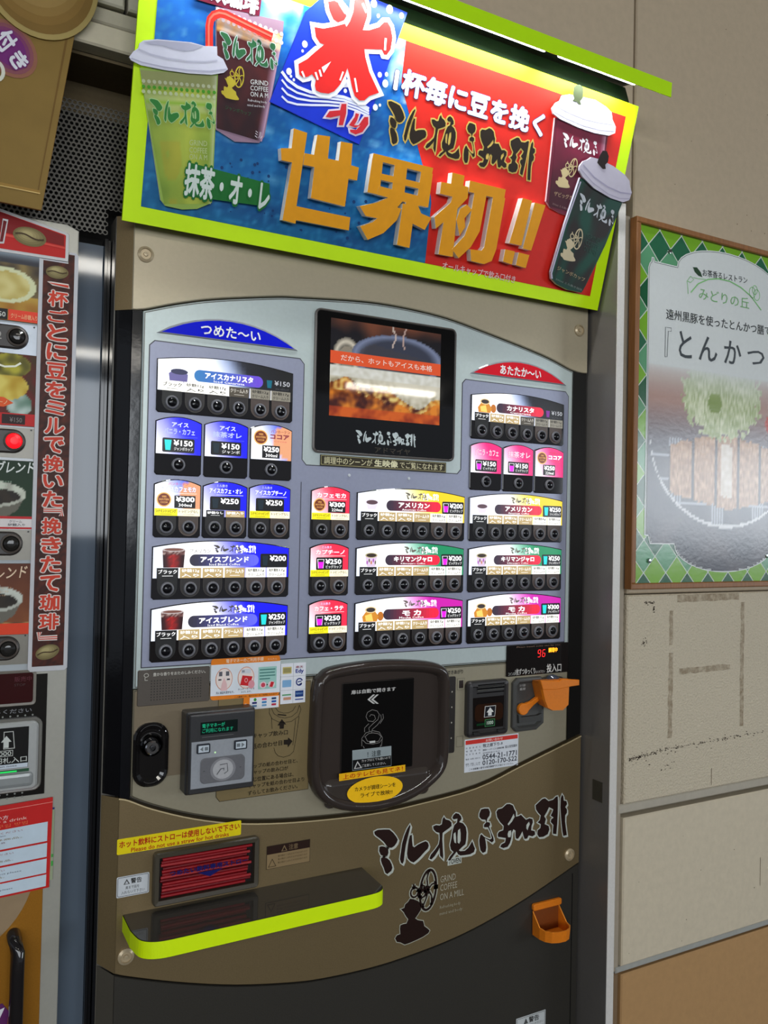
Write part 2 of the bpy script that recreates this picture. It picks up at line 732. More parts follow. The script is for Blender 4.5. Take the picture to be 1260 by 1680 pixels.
# right wall: separate panels and blocks with real joints
s = S(m='matte')
s.wbox((1.33, -0.015, 0.0), (4.2, 0.0, 3.1), (52, 42, 32))
wr = s.build('wall_right', kind='structure')
block(1.372, 1.20, 4.2, 3.1, WALLC, wr, 'panel', 'wallsmooth')
block(1.372, 0.727, 4.2, 1.197, WALLL, wr, 'panel', 'wall')
block(1.358, 0.705, 4.2, 0.7265, (176, 168, 152), wr, 'joint_strip', y=YW + 0.004)
block(1.372, 0.366, 4.2, 0.6965, WALLL, wr, 'panel', 'wallsmooth')
block(1.358, 0.352, 4.2, 0.365, (160, 160, 154), wr, 'joint_strip', y=YW + 0.002)
block(1.372, 0.0, 4.2, 0.348, TAN, wr, 'panel', 'wallsmooth')
block(1.330, 0.0, 1.3695, 0.35, (120, 96, 68), wr, 'edge_strip', y=YW + 0.006)
block(1.330, 0.354, 1.3695, 2.06, (158, 146, 128), wr, 'edge_strip', y=YW + 0.006)
WLF = Frame((0, YW - 0.0006, 0))
s = S(WLF, stain_mat())
ST = (158, 138, 110)
rnd = random.Random(3)


def blotch(x0, z0, x1, z1):
    p = []
    n = 14
    for k in range(n):
        t = k / (n - 1)
        p.append((x0 + (x1 - x0) * t, z0 + rnd.uniform(-.0015, .0015)) if abs(x1 - x0) > abs(z1 - z0) else (x0 + rnd.uniform(-.0015, .0015), z0 + (z1 - z0) * t))
    for k in range(n):
        t = 1 - k / (n - 1)
        p.append((x0 + (x1 - x0) * t, z1 + rnd.uniform(-.0015, .0015)) if abs(x1 - x0) > abs(z1 - z0) else (x1 + rnd.uniform(-.0015, .0015), z0 + (z1 - z0) * t))
    s.poly(p, ST, 0)


blotch(1.505, 0.862, 1.519, 1.060)
blotch(1.505, 1.078, 1.517, 1.158)
blotch(1.752, 0.866, 1.766, 1.172)
blotch(1.530, 1.178, 1.745, 1.194)
blotch(1.540, 1.008, 1.716, 1.022)
s.build('tape_residue', wr)
s = S(WLF, 'matte')
DK = (58, 46, 36)
pts = [(1.385, .826), (1.42, .829), (1.46, .832), (1.50, .838), (1.56, .838), (1.62, .840), (1.70, .841), (1.76, .843), (1.86, .846)]
for k in range(260):
    t = rnd.random() ** 1.3
    i = min(int(t * 8), 7)
    a, b = pts[i], pts[i + 1]
    f = t * 8 - i
    x, zz = a[0] + (b[0] - a[0]) * f, a[1] + (b[1] - a[1]) * f
    r = rnd.uniform(.0004, .0013)
    sp = .004 if rnd.random() < .8 else .014
    s.ell(x, zz + rnd.gauss(0, sp * .5) - (.003 if sp > .01 else 0), r * rnd.uniform(1, 2.6), r, DK, 0, n=6)
for cx, cz, n, sx, sz in ((1.44, 1.178, 26, .02, .004), (1.455, 1.162, 12, .006, .006), (1.425, 1.085, 20, .008, .010), (1.50, .80, 10, .03, .01)):
    for k in range(n):
        r = rnd.uniform(.0005, .0016)
        s.ell(cx + rnd.gauss(0, sx * .5), cz + rnd.gauss(0, sz * .5), r * 1.4, r, DK, 0, n=6)
for k in range(26):
    r = rnd.uniform(.0006, .0016)
    s.ell(rnd.uniform(1.39, 1.86), rnd.choice([rnd.uniform(.38, .68), rnd.uniform(2.1, 2.6)]), r, r, (96, 84, 66), 0, n=6)
s.line([(1.655, .735), (1.655, .775)], .0016, (120, 104, 84), 0)
s.line([(1.838, .46), (1.838, .53)], .0014, (120, 104, 84), 0)
s.build('mould_specks', wr)

# metal jamb between the machine recess and the wall
s = S(m='steel')
s.wbox((1.289, -0.086, 0.0), (1.2915, 0.10, 2.06), (112, 108, 104), 'panel')
s.wbox((1.289, -0.0875, 0.0), (1.309, -0.086, 2.06), (214, 210, 204), 'plastic')
s.wbox((1.3065, -0.086, 0.0), (1.309, -0.04, 2.06), (190, 184, 176), 'plastic')
s.wbox((1.2880, -.066, .748), (1.2889, -.036, .792), (60, 56, 46), 'matte')
s.build('trim_1', kind='structure')

# glossy filler strip and black channel between the two machines
s = S(m='gloss')
s.wbox((0.186, 0.030, 0.0), (0.234, 0.045, 1.805), (84, 95, 108))
t2 = s.build('trim_2', kind='structure')
s = S(m='gloss')
for k, x in enumerate((0.2345, 0.2405, 0.2465)):
    s.wbox((x, 0.020 + 0.006 * (k % 2), 0.0), (x + 0.0045, 0.05, 1.815), (20, 21, 24))
s.build('black_channel', t2)

# hall behind the photographer: ceiling lamps that mirror in the screen glass
for i, (x, y) in enumerate(((4.85, -7.42), (0.6, -4.2), (-1.8, -4.2), (1.4, -7.2))):
    t = thing('ceiling_lamp', ('white fluorescent ceiling lamp mirrored in the machine screen', 'white fluorescent ceiling lamp above the photographer',
                               'white fluorescent ceiling lamp left of the photographer', 'white fluorescent ceiling lamp at the far open side')[i], 'lamp', (x, y, 3.1), 'hall ceiling lamps')
    q = S(m='plastic')
    q.wbox((x - .62, y - .07, 3.045), (x + .62, y + .07, 3.0995), (225, 225, 220))
    q.build('housing', t)
    q = S(m='roomlamp')
    q.wbox((x - .60, y - .05, 2.985), (x + .60, y + .05, 3.044), (255, 250, 240))
    q.build('tube', t)

# ================================================================ mill grinder and brush logo outlines
LOGO = [[[(0,913),(16,936),(48,920),(70,899),(88,816),(101,735),(109,666),(105,607),(94,545),(82,520),(65,533),(59,574),(45,666),(29,741),(10,817),(2,859)]],[[(25,585),(37,589),(51,563),(66,507),(67,426),(62,368),(46,373),(32,420),(24,498)]],[[(34,357),(46,359),(62,323),(75,260),(83,181),(87,107),(82,49),(64,0),(54,39),(47,142),(37,240),(33,305)]],[[(153,854),(165,926),(168,897),(162,776),(154,638),(147,501),(143,361),(140,202),(134,145),(126,179),(121,254),(125,394),(130,568),(140,722)]],[[(166,700),(175,712),(177,583),(180,473),(188,439),(205,480),(226,508),(242,521),(253,485),(258,417),(254,357),(239,306),(219,224),(202,166),(186,126),(171,166),(158,240),(154,334),(157,492),(161,615)]],[[(277,803),(292,819),(309,796),(320,816),(324,923),(330,964),(339,902),(357,870),(368,816),(369,740),(357,704),(336,656),(325,628),(324,500),(327,314),(330,146),(329,73),(314,159),(311,327),(303,261),(287,165),(272,114),(262,141),(269,216),(290,308),(307,404),(311,510),(309,640),(293,672),(280,737)]],[[(372,915),(378,965),(389,1000),(404,974),(416,909),(419,851),(407,795),(427,751),(441,666),(446,550),(445,402),(441,293),(425,250),(408,190),(417,164),(439,154),(457,205),(470,288),(476,329),(483,239),(491,158),(486,86),(466,56),(440,61),(417,71),(404,110),(397,172),(382,101),(365,14),(354,24),(364,98),(382,175),(368,242),(363,339),(369,463),(375,644),(383,748),(396,794),(398,876),(389,873),(378,872)],[(380,566),(389,595),(393,481),(394,350),(385,376),(380,473)],[(402,623),(412,651),(416,537),(416,388),(409,328),(401,363),(400,494)]],[[(510,895),(519,983),(537,989),(558,974),(566,892),(564,817),(552,751),(550,686),(566,664),(569,604),(562,582),(574,449),(586,325),(589,247),(579,212),(563,277),(542,341),(547,243),(550,127),(547,44),(532,28),(520,95),(514,213),(512,328),(517,419),(523,442),(535,385),(543,356),(568,292),(579,308),(572,431),(557,566),(536,582),(536,639),(547,678),(543,739),(522,764),(510,829)]],[[(600,867),(609,918),(632,929),(655,999),(672,991),(689,946),(699,842),(706,798),(707,682),(723,689),(735,705),(748,641),(763,572),(782,592),(799,563),(802,483),(795,410),(793,314),(813,279),(816,198),(801,170),(779,208),(772,145),(757,147),(750,231),(744,333),(733,245),(721,181),(709,196),(706,266),(706,373),(694,412),(687,359),(683,208),(676,117),(664,50),(641,41),(624,83),(631,135),(650,158),(654,251),(626,293),(611,314),(610,382),(618,423),(639,435),(641,530),(619,642),(605,749)],[(694,759),(700,686),(686,591),(667,519),(662,552),(678,636)],[(668,394),(682,402),(684,323),(679,250),(666,260),(663,330)],[(766,452),(780,519),(785,457),(777,385),(773,329),(766,374)]],[[(815,856),(830,904),(854,976),(869,979),(889,902),(915,914),(932,971),(942,974),(944,873),(944,594),(942,355),(938,109),(918,136),(917,216),(920,333),(904,415),(906,472),(920,502),(903,564),(911,618),(918,692),(893,761),(880,660),(866,572),(876,505),(869,392),(892,335),(897,251),(888,150),(863,111),(838,121),(828,198),(830,285),(845,322),(847,409),(829,462),(841,502),(846,607),(831,677),(818,765)]],[[(960,922),(968,997),(975,951),(978,849),(994,828),(998,755),(987,692),(998,634),(998,554),(988,501),(988,360),(994,195),(1000,40),(979,36),(974,131),(968,316),(963,520),(959,703)]]]
MILL = [[[(145,812),(244,824),(268,897),(354,940),(403,1000),(505,972),(634,910),(699,859),(740,774),(729,697),(654,612),(567,530),(645,476),(800,428),(842,302),(934,235),(1000,173),(963,121),(809,71),(657,42),(429,9),(279,0),(152,74),(52,103),(0,191),(48,249),(147,259),(131,378),(142,454),(229,467),(317,460),(365,548),(287,641),(234,728)]]]
WHEEL = None


def draw_mill(s, bl, br, tl, col, h, out=None, m=None):
    s.mark3(MILL, bl, br, tl, col, h, m, out)
    B, X, Y = Vector(bl), Vector(br) - Vector(bl), Vector(tl) - Vector(bl)

    def mp(x, y):
        r = B + X * (x / 1000.0) + Y * (y / 1000.0)
        return (r.x, r.y)
    sc = X.length / 1000.0

    def stroke(pts, w, extra=0):
        q = [mp(*p) for p in pts]
        if out:
            s.line(q, (w + 60) * sc, out[0], h - .0002, m)
        s.line(q, w * sc, col, h, m)
    wh = ellp(930, 1110, 235, 450, 28, 0, 360, -6)
    stroke(wh + wh[:2], 60)
    for a in (20, 95, 165, 240, 310):
        p = ellp(930, 1110, 235, 450, 28, a, a + 1, -6)[0]
        mid = (930 + (p[0] - 930) * .5 - (p[1] - 1110) * .12, 1110 + (p[1] - 1110) * .5 + 40)
        stroke([(930, 1110), mid, p], 42)
    for cx, cy, r in ((530, 1120, 110), (760, 1060, 95)):
        e = ellp(cx, cy, r, r, 14)
        stroke(e + e[:2], 45)
    stroke([(500, 1310), (515, 1190)], 50)
    stroke([(640, 1100), (930, 1120)], 40)


# ================================================================ coffee vending machine
VM = thing('coffee_vending_machine', 'tall beige cup coffee vending machine with lit drink panels and a screen', 'vending machine', (0.767, 0.35, 0.0))
TOPC = [(.277, 1.697), (.296, 1.700), (.353, 1.719), (.420, 1.737), (.530, 1.758), (.578, 1.764), (.704, 1.776), (.788, 1.778), (.886, 1.773), (.973, 1.760), (1.153, 1.725), (1.244, 1.699), (1.284, 1.697)]
LOWC = [(.277, .881), (.293, .876), (.333, .856), (.405, .829), (.483, .809), (.566, .797), (.671, .789), (.767, .786), (.844, .789), (.999, .803), (1.125, .838), (1.24, .870), (1.284, .883)]
BOTC = [(.250, .600), (.290, .582), (.386, .548), (.490, .518), (.600, .496), (.672, .488), (.767, .485), (.849, .489), (.950, .500), (1.047, .520), (1.154, .551), (1.284, .597)]
TOPC, LOWC, BOTC = spline(TOPC), spline(LOWC), spline(BOTC)
X0, X1 = .252, 1.284
HEADC = (184, 172, 146)
GOLD = (138, 119, 85)
s = S(m='plastic')
s.wbox((X0, 0.022, 0.0), (X1, 0.72, 1.857), (96, 92, 84))
s.build('cabinet', VM)


def side_strip(s, za, zb, col, m=None, back=.022):
    """bevelled left edge of the door"""
    s.add([Vector((X0 + .001, back, za[0])), Vector((.277, 0, za[1])), Vector((.277, 0, zb[1])), Vector((X0 + .001, back, zb[0]))], [(0, 1, 2, 3)], col, m)
    s.add([Vector((X1, 0, za[1])), Vector((X1, back, za[1])), Vector((X1, back, zb[1])), Vector((X1, 0, zb[1]))], [(0, 1, 2, 3)], col, m)


# header panel with its arched lower edge
s = S(m='panel')
hp = TOPC + [(X1, 1.857), (.277, 1.857)]
s.loft(hp, [(0, -.02), (0, 0), (.0015, .002)], HEADC, 'panel')
side_strip(s, (1.697, 1.697), (1.857, 1.857), (160, 138, 100), 'goldpaint')
s.add([Vector((X0, .022, 1.857)), Vector((.277, 0, 1.857)), Vector((X1, 0, 1.857)), Vector((X1, .022, 1.857))], [(0, 1, 2, 3)], HEADC)
s.build('header_panel', VM)

# glossy black uprights either side of the menu
s = S(m='ripple')
s.loft([(.2775, .878), (.2955, .872), (.2955, 1.6995), (.2775, 1.6965)], [(0, -.02), (0, -.002), (.001, 0)], (14, 15, 19))
s.add([Vector((X0 + .002, .022, .883)), Vector((.2775, .002, .880)), Vector((.2775, .002, 1.697)), Vector((X0 + .002, .022, 1.697))], [(0, 1, 2, 3)], (12, 12, 15))
s.build('upright', VM)
s = S(m='gloss')
s.loft([(1.2435, .873), (X1 - .001, .884), (X1 - .001, 1.696), (1.2435, 1.6985)], [(0, -.02), (0, -.002), (.001, 0)], (20, 19, 18))
s.build('upright', VM)

# menu fascia: pale frame with two recessed lilac-grey fields
ZF = 1.058
s = S(m='panel')
fp = [p for p in TOPC if .29 < p[0] < 1.25]
fas = [(.296, ZF), (1.2433, ZF), (1.2433, 1.6965)] + [(a, b - .003) for a, b in reversed(fp)][1:-1] + [(.296, 1.697)]
PALE = (196, 208, 206)
LILAC = (158, 162, 184)
s.loft(fas, [(0, -.02), (0, -.001), (.0015, .001)], PALE)
s.ring(inset(ccw(fas), .002), .0016, (96, 96, 90), .0012)
s.build('menu_fascia', VM)
s = S(m='panel')
fld = rrect(.307, 1.086, .593, 1.650, .012, 4)
fld = [(.307, 1.092), (1.231, 1.092), (1.231, 1.640), (1.222, 1.650), (.953, 1.650), (.945, 1.641), (.945, 1.462), (.937, 1.453), (.601, 1.453), (.593, 1.462),
       (.593, 1.640), (.584, 1.650), (.316, 1.650), (.307, 1.641)]
s.poly(fld, (70, 70, 76), .0013)
s.poly(inset(ccw(fld), .0018), LILAC, .0017)
s.rect(.5905, 1.13, .592, 1.42, (80, 80, 92), .0021)
for x in (.690, .822):
    s.lathe(x, 1.437, [(.003, .0017), (.003, .003), (0, .0036)], (205, 210, 214), 'plastic', 10)
s.build('menu_field', VM)

# lower field between menu and gold panel
s = S(m='panel')
lf = [(.2965, ZF - .002), (.2965, .8785)] + [(a, b + .003) for a, b in LOWC if .30 < a < 1.24] + [(1.2425, .874), (1.2425, ZF - .002)]
s.loft(lf, [(0, -.02), (0, -.001), (.001, .0005)], (160, 152, 130))
s.ring(inset(ccw(lf), .001), .0016, (84, 78, 62), .0008)
s.poly(rrect(.2985, .905, .47, 1.054, .004, 3), (134, 120, 98), .0010)
bp = [(.443, .857), (.450, .848), (.62, .848), (.62, 1.050), (.443, 1.050)]
s.poly(bp, (70, 58, 38), .0013)
s.poly(inset(ccw(bp), .0010), (140, 122, 84), .0016)
s.build('control_field', VM)

# gold service panel and dark plinth
s = S(m='goldpaint')
gp = [(a, b - .003) for a, b in LOWC] + list(reversed([(a, b) for a, b in BOTC if a > .277])) + [(.277, .588)]
s.loft(gp, [(0, -.02), (0, 0), (.0015, .002)], GOLD)
side_strip(s, (.600, .588), (.880, .878), GOLD)
n = len(LOWC)
s.line([(a, b - .004) for a, b in LOWC], .0022, (226, 206, 160), .0024)
s.build('service_panel', VM)
s = S(m='plastic')
pp = [(.277, .05), (X1, .05)] + list(reversed([(a, b - .003) for a, b in BOTC if a > .277])) + [(.277, .585)]
s.loft(pp, [(0, -.02), (0, -.002), (.001, 0)], (74, 71, 65), 'goldpaint')
s.add([Vector((X0 + .001, .022, .05)), Vector((.277, 0, .05)), Vector((.277, 0, .585)), Vector((X0 + .001, .022, .597))], [(0, 1, 2, 3)], (72, 68, 60))
s.wbox((1.2655, -.001, .05), (1.267, .001, .575), (8, 8, 8))
s.build('plinth', VM)

for a, b in ((.297, 1.793), (1.257, 1.791), (.295, .614), (1.254, .620)):
    s = S(m='panel')
    s.lathe(a, b, [(.0135, .002), (.0135, .005), (.0095, .0075), (.0088, .0045), (.004, .0045), (.0035, .007), (0, .0075)], (190, 172, 140), None, 20)
    s.build('bolt', VM)

# cold and hot arcs
for nm, cx, tx, c1, c2, x0, x1 in (('cold_sign', .4485, 'つめた～い', (22, 30, 215), (60, 70, 190), .319, .578), ('hot_sign', 1.093, 'あたたか～い', (226, 34, 50), (190, 60, 70), .964, 1.222)):
    s = S(m='gloss')
    arc = [(x0, 1.663), (x1, 1.663)] + [(x1 - (x1 - x0) * t / 12, 1.663 + .039 * (1 - (2 * t / 12 - 1) ** 2) ** .9) for t in range(1, 12)]
    s.loft(arc, [(0, .001), (0, .0025), (.002, .004)], (150, 152, 158))
    ia = inset(ccw(arc), .0035)
    s.poly(ia, c1, .0043)
    s.text(tx, cx - .054, 1.669, cx + .056, 1.689, WHITE, .0047, .022)
    s.build(nm, VM)

# ---------------------------------------------------------------- drink panels
btn = S(m='gloss')
btn.lathe(0, 0, [(.0118, 0), (.0118, .0022), (.0108, .0042), (.0088, .0048), (.0078, .0030)], (118, 118, 124), 'plastic', 18)
btn.lathe(0, 0, [(.0078, .0022), (.0074, .0048), (.0050, .0066), (.0020, .0073), (0, .0074)], (16, 16, 20), 'gloss', 16)
BTN_MESH = None


def add_button(parent, x, zb):
    global BTN_MESH
    if BTN_MESH is None:
        o = btn.build('button', parent)
        BTN_MESH = o.data
    else:
        o = bpy.data.objects.new('button', BTN_MESH)
        COL.objects.link(o)
        o.parent = parent
    o.location = Vector((x, -.0052, zb)) - world_of(parent)
    return o


def arch(x0, z0, x1, z1, hump, r, n=12):
    p = [(x0 + r, z0), (x1 - r, z0), (x1, z0 + r)]
    if r <= 0:
        p = [(x0, z0), (x1, z0)]
    for k in range(n + 1):
        t = k / n
        p.append((x1 + (x0 - x1) * t, z1 + hump * (1 - (2 * t - 1) ** 2)))
    if r > 0:
        p.append((x0, z0 + r))
    return p


TEAL, MAG = (0, 190, 205), (215, 20, 215)
LBL = {'black': ((14, 14, 14), WHITE), 'gold': ((176, 152, 104), WHITE), 'white': ((252, 250, 240), (30, 30, 30)), 'cream': ((250, 240, 205), (40, 36, 30)),
       'yellow': ((225, 215, 20), (60, 50, 0)), 'grey': ((120, 116, 104), (30, 28, 26)), 'dgrey': ((70, 64, 54), (190, 185, 175))}


def price_block(s, x0, z0, x1, z1, price, cup, sub, h, flat=False):
    s.rect(x0, z0, x1, z1, (14, 14, 16), h, .0025)
    w = x1 - x0
    tx0 = x0 + w * .34
    if cup is None:
        tx0 = x0 + w * .10
    else:
        cc = {'jumbo': (30, 205, 205), 'big': MAG, 'dark': (18, 34, 44)}[cup]
        cw = w * .20
        a0 = x0 + w * .07
        cb = z0 + (z1 - z0) * .14
        ct = z0 + (z1 - z0) * .86
        if cup == 'big':
            s.poly([(a0, cb), (a0 + cw, cb), (a0 + cw * 1.15, ct), (a0 - cw * .15, ct)], (220, 220, 225), h + .0002)
            s.poly([(a0 + cw * .1, cb + .001), (a0 + cw * .9, cb + .001), (a0 + cw * 1.0, ct - .001), (a0, ct - .001)], (14, 14, 16), h + .0004)
            ct = z0 + (z1 - z0) * .64
        s.poly([(a0 + cw * .12, cb), (a0 + cw * .88, cb), (a0 + cw * 1.05, ct), (a0 - cw * .05, ct)], cc, h + .0006)
    s.text('¥' + price, tx0, z0 + (z1 - z0) * .46, x1 - w * .06, z0 + (z1 - z0) * .88, WHITE, h + .0006, .03)
    if sub:
        s.text(sub, tx0 + w * .02, z0 + (z1 - z0) * .14, x1 - w * .05, z0 + (z1 - z0) * .38, (225, 225, 225), h + .0006, .02, res=1)


def label(s, x0, z0, x1, z1, kind, l1, l2, h):
    bgc, fg = LBL[kind]
    s.rect(x0, z0, x1, z1, bgc, h)
    hh = z1 - z0
    w = x1 - x0
    bold = .02
    if l2 and l1:
        s.text(l1, x0 + w * .08, z0 + hh * .52, x1 - w * .08, z0 + hh * .90, fg, h + .0003, bold, res=1)
        s.text(l2, x0 + w * .08, z0 + hh * .10, x1 - w * .08, z0 + hh * .42, fg, h + .0003, bold, res=1)
    else:
        s.text(l1, x0 + w * .06, z0 + hh * .42, x1 - w * .06, z0 + hh * .84, fg, h + .0003, .03, res=1)
        s.text('―――', x0 + w * .25, z0 + hh * .20, x1 - w * .25, z0 + hh * .24, fg, h + .0003, 0, res=1)


def seal(s, cx, cz, r, h):
    s.ell(cx, cz, r, r, (226, 170, 90), h)
    s.ell(cx, cz, r * .84, r * .84, (104, 44, 24), h + .0002)
    s.text('HOUTEN', cx - r * .66, cz - r * .12, cx + r * .66, cz + r * .16, (226, 170, 90), h + .0004, .02, res=1)
    s.text('VAN', cx - r * .3, cz + r * .28, cx + r * .3, cz + r * .55, (226, 170, 90), h + .0004, .02, res=1)
    s.text('COCOA', cx - r * .5, cz - r * .52, cx + r * .5, cz - r * .24, (226, 170, 90), h + .0004, .02, res=1)


def shell(name, lbl, x0, zb, x1, zt, hump, lb, cfn, nx=28, ny=10, lbr=None):
    """black moulding plus back-lit print; cfn(a, b) gives the printed colour"""
    base = S(m='gloss')
    out = arch(x0, zb, x1, zt, hump, .004)
    base.loft(out, [(0, .0016), (0, .0042), (.001, .0050)], (26, 23, 24))
    pan = base.build(name, VM)
    pan['label'] = lbl
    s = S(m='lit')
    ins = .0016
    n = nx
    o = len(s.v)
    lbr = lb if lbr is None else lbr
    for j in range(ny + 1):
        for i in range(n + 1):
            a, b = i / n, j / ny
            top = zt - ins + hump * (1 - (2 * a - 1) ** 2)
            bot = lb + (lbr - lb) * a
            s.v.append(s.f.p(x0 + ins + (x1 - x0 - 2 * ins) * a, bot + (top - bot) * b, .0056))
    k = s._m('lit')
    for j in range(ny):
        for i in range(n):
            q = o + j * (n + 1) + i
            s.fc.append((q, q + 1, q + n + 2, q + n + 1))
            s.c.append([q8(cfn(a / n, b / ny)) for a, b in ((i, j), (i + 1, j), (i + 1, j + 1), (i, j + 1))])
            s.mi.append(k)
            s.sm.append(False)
    return pan, s


def tab(s, cx, zb, zt, w, col, h=.0051):
    p = [(cx + w / 2 * math.cos(a), zb + w / 2 + w / 2 * math.sin(a)) for a in [math.radians(180 + 15 * k) for k in range(13)]]
    s.poly(p + [(cx + w / 2, zt), (cx - w / 2, zt)], col, h, 'plastic')


def iced_glass(s, x0, z0, h):
    w = .039
    s.grid((x0 + .002, z0), (x0 + w - .002, z0), (x0 + w, z0 + .030), (x0, z0 + .030), 12, 10,
           lambda a, b: mixc((40, 10, 14), (200, 30, 24), max(0, 1 - abs(a - .5) * 2.6) * (.4 + .6 * noise.noise((a * 5, b * 5, x0 * 9)) ** 2 * 4 + .2)) if b < .8 else mixc((60, 20, 20), (215, 200, 190), abs(noise.noise((a * 6, b * 9, x0))) * 1.6), h)
    s.ell(x0 + w / 2, z0 + .031, w / 2, .0035, (180, 170, 170), h + .0002, n=16)
    s.ell(x0 + w / 2, z0 + .031, w / 2 - .003, .0022, (110, 70, 60), h + .0004, n=16)


def hot_cup(s, x0, z0, style, h):
    if style == 'white':
        s.poly([(x0 + .006, z0), (x0 + .022, z0), (x0 + .028, z0 + .014), (x0, z0 + .014)], (214, 206, 226), h)
        s.ell(x0 + .014, z0 + .014, .0155, .0062, (216, 210, 222), h + .0002, n=18)
        s.ell(x0 + .014, z0 + .0138, .0125, .0044, (84, 62, 70), h + .0004, n=18)
    elif style == 'print':
        s.poly([(x0 + .006, z0 - .004), (x0 + .024, z0 - .004), (x0 + .028, z0 + .018), (x0 + .002, z0 + .018)], (206, 184, 210), h)
        for k in range(5):
            s.ell(x0 + .006 + .0045 * k, z0 + .004 + .004 * (k % 2), .0016, .004, ((150, 60, 160), (90, 80, 60), (180, 110, 60))[k % 3], h + .0002, n=8)
        s.ell(x0 + .015, z0 + .018, .0135, .005, (170, 160, 120), h + .0003, n=18)
        s.ell(x0 + .015, z0 + .018, .0108, .0036, (50, 40, 34), h + .0005, n=18)
    else:
        s.poly([(x0, z0 - .004), (x0 + .030, z0 - .004), (x0 + .034, z0 + .006), (x0 + .024, z0 + .018), (x0 + .008, z0 + .018), (x0 - .002, z0 + .006)], (196, 128, 40), h)
        s.poly([(x0 + .006, z0 - .002), (x0 + .022, z0 - .003), (x0 + .018, z0 + .012), (x0 + .004, z0 + .008)], (244, 196, 96), h + .0002)
        s.ell(x0 + .038, z0 + .006, .007, .009, (176, 104, 34), h - .0001, n=14)
        s.ell(x0 + .016, z0 + .019, .0125, .0062, (214, 190, 140), h + .0003, n=18)
        s.ell(x0 + .016, z0 + .019, .0098, .0044, (52, 44, 44), h + .0005, n=18)


ROWZ = {5: (1.101, 1.192, 1.1375), 4: (1.2075, 1.298, 1.244), 3: (1.3135, 1.405, 1.351), 2: (1.4205, 1.513, 1.457), 1: (1.5275, 1.619, 1.5655)}


